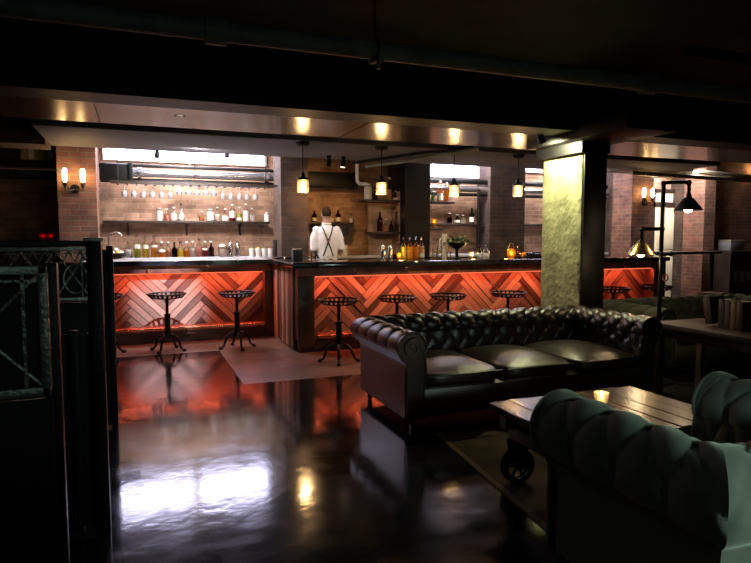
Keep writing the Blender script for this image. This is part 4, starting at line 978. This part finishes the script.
cg = simple('candle_glass', 'small candle glass burning on the plank cart table', 'candle', (p.x, p.y, TZ), [(0, 0), (.026, 0), (.030, .01), (.040, .085), (.037, .085), (.027, .012), (0, .010)], M_jar, None, 20,
    (('wax', lambda m: m.lathe([(0, .012), (.027, .012), (.030, .038), (0, .038)], seg=14), M_wax), ('flame', lambda m: m.lathe([(0, .045), (.008, .055), (.010, .064), (.006, .078), (0, .092)], seg=12), M_flame)))
lamp('POINT', 'candle_light', (0, 0, 0), 1.3, (1, .60, .22), cg, .02).location = (0, 0, .12)

# ------------------------------------------------------------------ side table, books, pipe lamp
sd = thing('side_table', 'dark square legged side table beside the right arm of the leather sofa', 'side table', (4.44, 3.4, 0))
mesh(lambda m: m.box(4.14, 4.74, 2.85, 3.97, .575, .625, .006), 'table_top', M_shelfwood, sd)
mesh(lambda m: m.box(4.18, 4.70, 2.89, 3.93, .50, .575), 'apron', M_shelfwood, sd)
for x in (4.16, 4.66):
    for y in (2.88, 3.88): mesh(lambda m: m.box(x, x + .06, y, y + .06, 0, .575, .004), 'leg', M_shelfwood, sd)
y = 3.56
bk = [(.065, .225, (.05, .018, .012), 'dark red brown book leaning first in the row on the side table', 12), (.055, .235, (.035, .015, .012), 'near black book second in the row on the side table', 0), (.05, .23, (.06, .022, .014), 'russet book in the middle of the row on the side table', 0),
      (.045, .235, (.16, .09, .05), 'tan spined book fourth in the row on the side table', 0), (.055, .23, (.05, .02, .015), 'dark brown book last in the row on the side table', 0)]
for th, h, c, lab, tilt in bk:
    cm = mat('book cloth', c, .6, var=.2)
    o = mesh(lambda m: (m.box(0, .17, -th, -th + .004, 0, h), m.box(0, .17, -.004, 0, 0, h), m.box(0, .006, -th, 0, 0, h, .002)), 'book', cm); tag(o, lab, 'book', 'books on the side table')
    mesh(lambda m: m.box(.006, .164, -th + .004, -.004, .003, h - .004), 'pages', M_paper, o, world=False)
    o.location = (4.36, y, .6255); o.rotation_euler = (-rad(tilt), 0, 0) if False else (0, 0, 0)
    if tilt: o.rotation_euler = (rad(-10), 0, 0); o.location = (4.36, y + .045, .6255 + 0.0115)
    y -= th + .002
pl = thing('pipe_lamp', 'black pipe floor lamp with two cone shades behind the leather sofa arm', 'floor lamp', (4.5, 4.22, 0))
bx, by = 4.5, 4.22; ux, uy = .95, -.30
def PP(d, z): return (bx + ux * d, by + uy * d, z)
mesh(lambda m: (m.lathe([(0, 0), (.15, 0), (.15, .015), (.05, .03), (.03, .06)], (bx, by, 0), 24)), 'base', M_iron, pl)
mesh(lambda m: m.tube([(bx, by, .02), (bx, by, 1.85), ], .019, 12), 'pole', M_iron, pl)
def fit(m, c, r=.027): m.sphere(c, r, (1, 1, 1), 12, 8)
mesh(lambda m: (m.tube([PP(0, 1.83), PP(.02, 1.86), PP(.22, 1.865), PP(.245, 1.85), PP(.245, 1.74)], .017, 10), fit(m, PP(0, 1.85)), fit(m, PP(.24, 1.86)), fit(m, PP(.245, 1.75), .024)), 'upper_arm', M_iron, pl)
mesh(lambda m: (m.tube([PP(0, 1.435), PP(-.17, 1.435), PP(-.195, 1.42), PP(-.195, 1.335)], .017, 10), fit(m, PP(0, 1.435)), fit(m, PP(-.19, 1.43))), 'lower_arm', M_iron, pl)
mesh(lambda m: (m.tube([PP(-.05, 1.205), PP(.10, 1.205)], .017, 10), fit(m, PP(0, 1.205), .03), fit(m, PP(.10, 1.205), .026)), 'cross_stub', M_iron, pl)
mesh(lambda m: (m.tube([PP(.03 + .0, .985), PP(.05, .985)], .008, 8), m.tube([(PP(.05, 0)[0] , PP(.05, 0)[1] + .03 * cos(a), .985 + .03 * sin(a)) for a in [i * PI / 8 for i in range(16)]], .006, 6, closed=True)), 'valve_wheel', M_red, pl)
for d, z, bulbm, shade_m in ((.245, 1.745, M_bulb3, M_iron), (-.195, 1.335, M_bulb3, M_brass)):
    c = PP(d, z)
    mesh(lambda m: m.lathe([(.02, .01), (.028, -.02), (.045, -.03), (.125, -.135), (.123, -.138), (.042, -.034), (.018, -.024)], c, 28), 'lamp_shade', shade_m, pl)
    mesh(lambda m: m.lathe([(0, -.03), (.016, -.04), (.018, -.075), (.040, -.115), (.036, -.142), (.018, -.158), (0, -.161)], c, 16), 'bulb', bulbm, pl)
    lamp('POINT', 'pipe_lamp_light', Vector(c) + Vector((0, 0, -.20)), 5.0, (1, .74, .42), pl, .035)

# ------------------------------------------------------------------ far right corner
lg = thing('drink_ledge', 'dark bar height ledge in front of the cream door', 'ledge', (10.0, 8.75, 0))
mesh(lambda m: m.box(9.30, 10.72, 8.55, 8.95, 1.02, 1.07, .004), 'ledge_board', M_shelfwood, lg)
for x in (9.36, 10.62): mesh(lambda m: m.box(x, x + .05, 8.7, 8.75, 0, 1.02), 'leg', M_steelblack, lg)
cb = thing('open_cabinet', 'dark open shelved cabinet against the far brick wall', 'cabinet', (12.3, 8.95, 0))
mesh(lambda m: (m.box(11.06, 13.6, 8.62, 9.28, 1.02, 1.07), m.box(11.06, 13.6, 9.24, 9.28, 0, 1.02), m.box(11.06, 11.11, 8.64, 9.24, 0, 1.02), m.box(13.55, 13.6, 8.64, 9.24, 0, 1.02)), 'carcass', M_shelfwood, cb)
mesh(lambda m: m.box(11.11, 13.55, 8.66, 9.24, .40, .44), 'shelf', M_shelfwood, cb)
for i, px in enumerate((736, 742.5, 749)):
    p = stand(px, 8.9, .44); simple('white_cup', ('white cup first in the far cabinet row', 'white cup second in the far cabinet row', 'white cup third in the far cabinet row, by the frame edge')[i], 'cup', p, cup(.06, .19, .006), M_white, 'white cups in the far cabinet')
a = stand(731, 8.95, 1.07)
o = mesh(lambda m: m.box(a.x - .19, a.x + .19, 8.8, 9.1, 1.07, 1.27, .01), 'grey_box', M_grey); tag(o, 'grey box standing on top of the far dark cabinet', 'box')
mesh(lambda m: m.box(a.x - .2, a.x + .2, 8.79, 9.11, 1.27, 1.29, .005), 'lid', M_galv, o)
p = at(713, 306, z=.36)
o = mesh(lambda m: (m.box(7.55, 7.85, 5.9, 6.2, 0, .44, .006)), 'wooden_crate', M_frame)
q = at(713, 298, Y=7.0); o.location = (0, 0, 0)
o.data.transform(Matrix.Translation(Vector((q.x - 7.7, 7.0 - 6.05, 0)))); tag(o, 'small wooden crate showing above the velvet sofa back', 'crate')
mesh(lambda m: (m.box(q.x - .16, q.x + .16, 6.84, 7.16, .44, .46, .004)), 'lid', M_copper if False else M_darkwood, o)

# ------------------------------------------------------------------ far left
o = mesh(lambda m: m.box(-5.2, -1.06, 9.45, 9.98, 0, 1.26), 'sideboard', M_shelfwood); tag(o, 'tall dark sideboard along the brick wall behind the iron dividers', 'sideboard')
mesh(lambda m: m.box(-5.25, -1.05, 9.42, 9.99, 1.26, 1.30, .004), 'sideboard_top', M_darkwood, o)
for px, lab in ((43, 'red glass votive on the far sideboard, away from the brick pier'), (51, 'red glass votive on the far sideboard, nearer the brick pier')):
    p = stand(px, 9.6, 1.30); simple('red_votive', lab, 'candle', p, cup(.05, .10), thin_glass('red glass', (.9, .10, .12), .1, .6), 'red votives on the sideboard', parts=(('wax', lambda m: m.lathe([(0, .004), (.04, .004), (.04, .05), (0, .05)], seg=12), M_red), ('flame', lambda m: m.sphere((0, 0, .07), .012, (1, 1, 1.6)), emis('red lit flame', (1, .15, .1), 6)),))
for px, py, wd, ht, lab in ((52, 164, .22, .13, 'pale carton on the duct, lower of the pair by the brick pier'), (51, 152, .2, .13, 'pale carton stacked above another on the duct by the brick pier'), (33, 163.5, .26, .22, 'larger dusty carton on the duct further from the brick pier')):
    q = at(px, py, Y=9.55); z0 = 2.407 if py > 160 else 2.539
    o = mesh(lambda m: m.box(q.x - wd / 2, q.x + wd / 2, 9.45, 9.7, z0, z0 + ht, .004), 'carton', mat('carton', (.34, .26, .17), .8)); tag(o, lab, 'carton', 'cartons on the duct')
    mesh(lambda m: m.box(q.x - .03, q.x + .03, 9.446, 9.452, z0 + .01, z0 + ht - .01), 'tape', M_paper, o)
# iron dividers near the camera
def divider(x0, x1, Y, z0, z1, label, oval=None, diamonds=False, nX=3, panel=True, posts=True):
    t = thing('iron_divider', label, 'divider', ((x0 + x1) / 2, Y, 0), 0, 'iron dividers')
    bw = .028
    mesh(lambda m: (m.box(x0, x1, Y - .018, Y + .018, z1 - bw, z1, .005), m.box(x0, x1, Y - .018, Y + .018, z0, z0 + bw, .005), m.box(x1 - bw, x1, Y - .018, Y + .018, z0, z1, .005), m.box(x0, x0 + bw, Y - .018, Y + .018, z0, z1, .005),
        m.box(x1 - bw - .045, x1 - bw - .035, Y - .008, Y + .008, z0 + bw, z1 - bw), m.box(x0 + bw, x1 - bw, Y - .008, Y + .008, z1 - bw - .022, z1 - bw - .014)), 'frame', M_ironworn, t)
    def lat(m):
        w_ = (x1 - x0 - 2 * bw) / nX
        for i in range(nX):
            a, b = x0 + bw + i * w_, x0 + bw + (i + 1) * w_; za, zb = z0 + bw, z1 - bw
            m.tube([(a, Y, za), (b, Y, zb)], .008, 8); m.tube([(a, Y + .012, zb), (b, Y + .012, za)], .008, 8)
            m.sphere(((a + b) / 2, Y, (za + zb) / 2), .018)
        if diamonds:
            n = int((x1 - x0) / .07)
            for i in range(n):
                a = x0 + (x1 - x0) * i / n; b = x0 + (x1 - x0) * (i + 1) / n
                m.tube([(a, Y - .02, z1 - .03), ((a + b) / 2, Y - .02, z1 - .10), (b, Y - .02, z1 - .03)], .007, 6)
    mesh(lat, 'lattice', M_ironworn, t)
    if oval:
        c = oval
        mesh(lambda m: m.tube([(c[0] + c[2] * cos(a), Y - .015, c[1] + c[3] * sin(a)) for a in [i * PI / 16 for i in range(32)]], .008, 8, closed=True), 'oval_ring', M_ironworn, t)
    for sx in (x0, x1 + (.11 if diamonds else 0)):
        mesh(lambda m: m.box(sx - .022, sx + .022, Y + .02, Y + .064, 0, z1 + .005, .004), 'post', M_iron, t)
    if diamonds: mesh(lambda m: m.box(x1, x1 + .09, Y - .006, Y + .006, .02, z1 - .02), 'blackout_strip', M_steelblack, t)  # black strip added to darken the gap beside the post
    if panel: mesh(lambda m: m.box(x0, x1, Y - .012, Y + .012, .02, z0 - .01, .003), 'lower_panel', M_steelblack, t)
    mesh(lambda m: m.box(x0 + .01, x1 - .01, Y + .024, Y + .030, z0, z1 - .11 if diamonds else z1 - .01), 'blackout_sheet', M_rubber, t)  # black sheet added so the lattice openings stay dark
    return t
divider(-1.3, -.262, 2.05, .885, 1.282, 'worn iron divider with crossed bars, nearest the camera at the frame edge', nX=3)
divider(-1.4, -.312, 4.62, .92, 1.295, 'iron divider with crossed bars and an oval ring, farthest of the three', oval=(-.42, 1.075, .075, .10), diamonds=True, nX=5)
dv = thing('iron_divider', 'iron divider with tall square end post beside the polished floor', 'divider', (-.6, 2.99, 0), 0, 'iron dividers')
mesh(lambda m: m.box(-.225, -.162, 2.955, 3.02, 0, 1.352, .006), 'end_post', M_iron, dv)
mesh(lambda m: (m.box(-.233, -.154, 2.947, 3.028, 1.345, 1.362, .004)), 'post_cap', M_ironworn, dv)
mesh(lambda m: m.box(-1.5, -.22, 2.972, 3.004, 1.322, 1.35, .005), 'top_rail', M_iron, dv)
mesh(lambda m: m.box(-1.5, -.22, 2.978, 2.998, .03, .93, .003), 'lower_panel', M_steelblack, dv)
mesh(lambda m: m.box(-.31, -.27, 2.95, 2.975, .02, .95, .004), 'stile', M_iron, dv)
# PART5
# ------------------------------------------------------------------ the bartender, seen from behind
def blob(fn, name, material, parent, voxel=.011, smooth=3, post=None):
    mb = MB(); fn(mb)
    me = bpy.data.meshes.new(name); bmesh.ops.recalc_face_normals(mb.bm, faces=mb.bm.faces); mb.bm.to_mesh(me); mb.bm.free()
    o = bpy.data.objects.new(name, me); COL.objects.link(o)
    md = o.modifiers.new('r', 'REMESH'); md.mode = 'VOXEL'; md.voxel_size = voxel
    ms = o.modifiers.new('s', 'SMOOTH'); ms.iterations = smooth; ms.factor = .5
    dg = bpy.context.evaluated_depsgraph_get(); dg.update()
    nm = bpy.data.meshes.new_from_object(o.evaluated_get(dg)); o.modifiers.clear(); o.data = nm; nm.name = name
    if post:
        for v in nm.vertices: v.co = post(v.co.copy(), v.normal.copy())
    for f in nm.polygons: f.use_smooth = True
    nm.materials.clear(); nm.materials.append(material)
    if parent: o.parent = parent
    return o
BT = thing('person', 'bartender in white shirt and dark crossed braces, back turned, behind the long bar', 'person', (2.545, 8.45, 0), rad(-6)); BT.scale = (.88, .9, 1)
def ell(m, zs):      # stacked ellipses (cx, cy, z, rx, ry)
    m.rings([[(cx + rx * cos(a), cy + ry * sin(a), z) for a in [i * 2 * PI / 28 for i in range(28)]] for cx, cy, z, rx, ry in zs])
SHL, ELL, WRL = (-.172, .0, 1.45), (-.222, -.035, 1.19), (-.15, .20, 1.10)
SHR, ELR, WRR = (.172, .0, 1.45), (.232, -.045, 1.20), (.17, .20, 1.13)
def hand(m, wst, d, sgn):
    wst = Vector(wst); d = Vector(d).normalized(); s = Vector((d.y, -d.x, 0)).normalized(); dn = Vector((0, 0, -1))
    m.tube([wst - d * .02, wst + d * .03, wst + d * .085], .03, 12, rr=[.026, .036, .034], squash=.62)
    for i, (o, L) in enumerate(((-.026, .072), (-.009, .082), (.009, .076), (.026, .058))):
        a = wst + d * .075 + s * o
        m.tube([a, a + d * L * .45 + dn * .008, a + d * L * .8 + dn * .024, a + d * L * .95 + dn * .042], .0095, 8, rr=[.0105, .010, .009, .008])
    a = wst + d * .02 - s * .026 * sgn
    m.tube([a, a + d * .035 - s * .022 * sgn + dn * .008, a + d * .07 - s * .024 * sgn + dn * .016], .011, 8, rr=[.014, .0115, .009])
def body(m):
    ell(m, [(0, 0, .86, .15, .10), (0, 0, .95, .168, .115), (0, 0, 1.08, .142, .10), (0, .005, 1.25, .165, .115), (0, 0, 1.38, .185, .115), (0, -.005, 1.46, .165, .09), (0, -.005, 1.50, .085, .068), (0, 0, 1.53, .058, .06), (0, .012, 1.62, .056, .058)])
    m.sphere((0, .03, 1.69), .1, (.78, .98, 1.10), 24, 18)
    m.sphere((0, .062, 1.625), .1, (.58, .62, .55))
    m.tube([(0, .118, 1.70), (0, .140, 1.668), (0, .125, 1.655)], .012, 8, rr=[.008, .014, .012])
    m.sphere((0, .112, 1.618), .02, (1.3, .5, .4)); m.sphere((0, .105, 1.585), .022)
    for sx in (-1, 1):
        m.sphere((sx * .079, .02, 1.675), .03, (.35, .7, 1.1)); m.sphere((sx * .03, .112, 1.70), .013, (1.3, .6, .8)); m.sphere((sx * .03, .118, 1.722), .014, (1.6, .5, .4))
    for a, b, c in ((SHL, ELL, WRL), (SHR, ELR, WRR)): m.tube([a, b, c], .04, 14, rr=[.052, .043, .027])
    for c, s in ((WRL, 1), (WRR, -1)): hand(m, c, (.1 * s, 1, -.25), s)
    for sx in (-1, 1):
        m.tube([(sx * .085, 0, .92), (sx * .10, .005, .50), (sx * .11, -.01, .09)], .06, 16, rr=[.088, .06, .042])
        m.tube([(sx * .11, -.05, .045), (sx * .115, .03, .045), (sx * .12, .14, .03)], .04, 12, rr=[.04, .042, .03])
blob(body, 'body', M_skin, BT, .009, 2)
def wr(co, n):
    d = mnoise.noise(Vector((co.x * 9, co.y * 9, co.z * 6))) * .010 + mnoise.noise(Vector((co.x * 22 + co.z * 9, co.y * 20, co.z * 15))) * .005
    return co + n * d
def shirt(m):
    ell(m, [(0, 0, 1.0, .175, .125), (0, -.005, 1.08, .182, .132), (0, 0, 1.2, .185, .135), (0, 0, 1.33, .196, .135), (0, -.004, 1.42, .196, .118), (0, -.004, 1.475, .165, .095), (0, -.002, 1.515, .088, .076), (0, 0, 1.535, .072, .072), (0, .003, 1.555, .070, .072)])
    m.tube([SHL, (-.215, -.02, 1.32), ELL, (-.195, .08, 1.15)], .06, 16, rr=[.066, .066, .062, .055]); m.sphere(SHL, .068, (1, .95, .95))
    m.tube([SHR, (.215, -.02, 1.33), ELR, (.21, .07, 1.165)], .06, 16, rr=[.066, .066, .063, .057]); m.sphere(SHR, .068, (1, .95, .95))
sh = blob(shirt, 'shirt', M_shirt, BT, .010, 2, wr)
mesh(lambda m: m.tube([(.072 * cos(a), .002 + .074 * sin(a), 1.553 + .008 * sin(a)) for a in [i * PI / 12 for i in range(24)]], .012, 8, closed=True), 'collar', M_shirt, sh, False)
def trousers(m):
    ell(m, [(0, 0, .84, .165, .12), (0, 0, .95, .182, .13), (0, 0, 1.06, .178, .130), (0, 0, 1.10, .184, .136)])
    for sx in (-1, 1): m.tube([(sx * .088, 0, .93), (sx * .105, .005, .50), (sx * .112, -.01, .10)], .08, 18, rr=[.10, .077, .062])
blob(trousers, 'trousers', M_black, BT, .011, 2)
for sx in (-1, 1):
    mesh(lambda m: (m.tube([(sx * .11, -.065, .045), (sx * .115, .03, .05), (sx * .125, .165, .035)], .05, 14, rr=[.045, .05, .036], squash=.85), m.box(sx * .115 - .045, sx * .115 + .045, -.10, .19, 0, .02, .01)), 'shoe', M_rubber, BT, False)
def hairm(m):
    m.sphere((0, .018, 1.702), .1, (.80, .97, 1.06), 28, 20)
hr = blob(hairm, 'hair', M_hair, BT, .008, 1, lambda c, n: c if (c.z > 1.655 + max(0, c.y) * .55) else Vector((c.x * .8, .018 + (c.y - .018) * .8, c.z)))
# braces: bands laid on the back of the shirt, crossing between the shoulder blades
from mathutils.bvhtree import BVHTree
vv = [v.co.copy() for v in sh.data.vertices]; tree = BVHTree.FromPolygons(vv, [tuple(p.vertices) for p in sh.data.polygons])
def on_back(x, z):
    h = tree.ray_cast(Vector((x, -1, z)), Vector((0, 1, 0))); return h[0] + Vector((0, -.004, 0)) if h[0] else Vector((x, -.13, z))
def on_front(x, z):
    h = tree.ray_cast(Vector((x, 1, z)), Vector((0, -1, 0))); return h[0] + Vector((0, .004, 0)) if h[0] else Vector((x, .13, z))
for sx in (-1, 1):
    def strap(m):
        pts = []
        for i in range(13):
            f = i / 12; z = 1.08 + f * (1.50 - 1.08); x = sx * (.085 - .0 - f * .175) if f < .5 else sx * (.085 - f * .175)
            pts.append(on_back(x, z) + Vector((0, -.002 * (sx > 0), 0)))
        top = tree.ray_cast(Vector((pts[-1].x, 0, 2)), Vector((0, 0, -1)))[0]
        if top: pts.append(top + Vector((0, 0, .004)))
        for i in range(6): pts.append(on_front(pts[12].x * (1 + .05 * i), 1.46 - i * .07))
        rows = []
        for i, p in enumerate(pts):
            t = ((pts[min(i + 1, len(pts) - 1)] - pts[max(i - 1, 0)])).normalized(); nn = Vector((0, -1, .3)) if i < 13 else (Vector((0, 0, 1)) if i == 13 else Vector((0, 1, .2)))
            s = t.cross(nn).normalized() * .0105; k = nn.normalized() * .002
            rows.append([p - s - k, p + s - k, p + s + k, p - s + k])
        m.rings(rows)
    mesh(strap, 'brace_strap', M_black, BT, False)
mesh(lambda m: m.prism([(-.022, -.146, 1.305), (0, -.148, 1.275), (.022, -.146, 1.305), (0, -.148, 1.335)], (0, .004, 0)), 'brace_patch', M_darkwood, BT, False)

# ------------------------------------------------------------------ further lamps of the room and added fills
# spotlight on the concrete column, hung under the front of the beam
sp_ = Vector((3.80, 5.10, 2.335))
t = thing('beam_spotlight', 'small black spotlight on the beam aimed at the concrete column', 'spotlight', sp_)
mesh(lambda m: m.cyl(sp_ + Vector((0, 0, .03)), sp_, .010, 8), 'stem', M_steelblack, t)
dirn = (Vector((4.1, 5.16, 1.85)) - sp_).normalized()
mesh(lambda m: m.tube([sp_ - dirn * .06, sp_ + dirn * .03], .035, 14), 'lamp_can', M_steelblack, t)
s = lamp('SPOT', 'column_light', sp_ + dirn * .05, COLSPOT, (1, .95, .55), None, .03, spot_size=rad(176), spot_blend=.35); s.rotation_euler = dirn.to_track_quat('-Z', 'Y').to_euler()
# ceiling spotlight throwing a white pool on the left bar front
cpos = Vector((.35, 5.45, 2.384)); tgt = Vector((.32, 8.22, .54)); dn_ = (tgt - cpos).normalized()
t = thing('recessed_spotlight', 'small flush spotlight in the metal soffit aimed at the left bar front', 'spotlight', cpos)
mesh(lambda m: m.lathe([(.030, -.006), (.045, -.006), (.045, 0), (.030, 0)], cpos, 20), 'trim_ring', M_soffit, t)
mesh(lambda m: m.lathe([(0, -.002), (.029, -.002), (.029, 0), (0, 0)], cpos, 20), 'lens', M_spotlens, t)
s = lamp('SPOT', 'bar_light', cpos + dn_ * .03, BARSPOT, (.72, .80, 1), None, .015, spot_size=rad(20), spot_blend=1); s.rotation_euler = dn_.to_track_quat('-Z', 'Y').to_euler()
# dim greenish lamp light of the lounge behind the camera
l = lamp('AREA', 'lounge_light', (2.0, .05, 1.05), 5.0, (.66, .92, .84), None); l.data.shape = 'DISK'; l.data.size = .25; l.data.spread = rad(80)
l.rotation_euler = (Vector((1.85, 1.2, .6)) - Vector((2.0, .05, 1.05))).to_track_quat('-Z', 'Y').to_euler()

l = lamp('AREA', 'ceiling_fill', (.8, -1.6, 1.5), 4.0, (.45, .80, .68), None); l.data.shape = 'DISK'; l.data.size = .8  # added fill for the ceiling and its pipe, no lamp there
l.rotation_euler = Vector((.1, 1, 1.0)).to_track_quat('-Z', 'Y').to_euler()

l = lamp('AREA', 'seat_fill', (.2, -.7, 1.8), 1.6, (.80, .95, .82), None); l.data.shape = 'DISK'; l.data.size = .7  # added fill for armchair side and dividers, no lamp there
l.rotation_euler = (Vector((1.6, 1.9, .5)) - Vector((.2, -.7, 1.8))).to_track_quat('-Z', 'Y').to_euler()
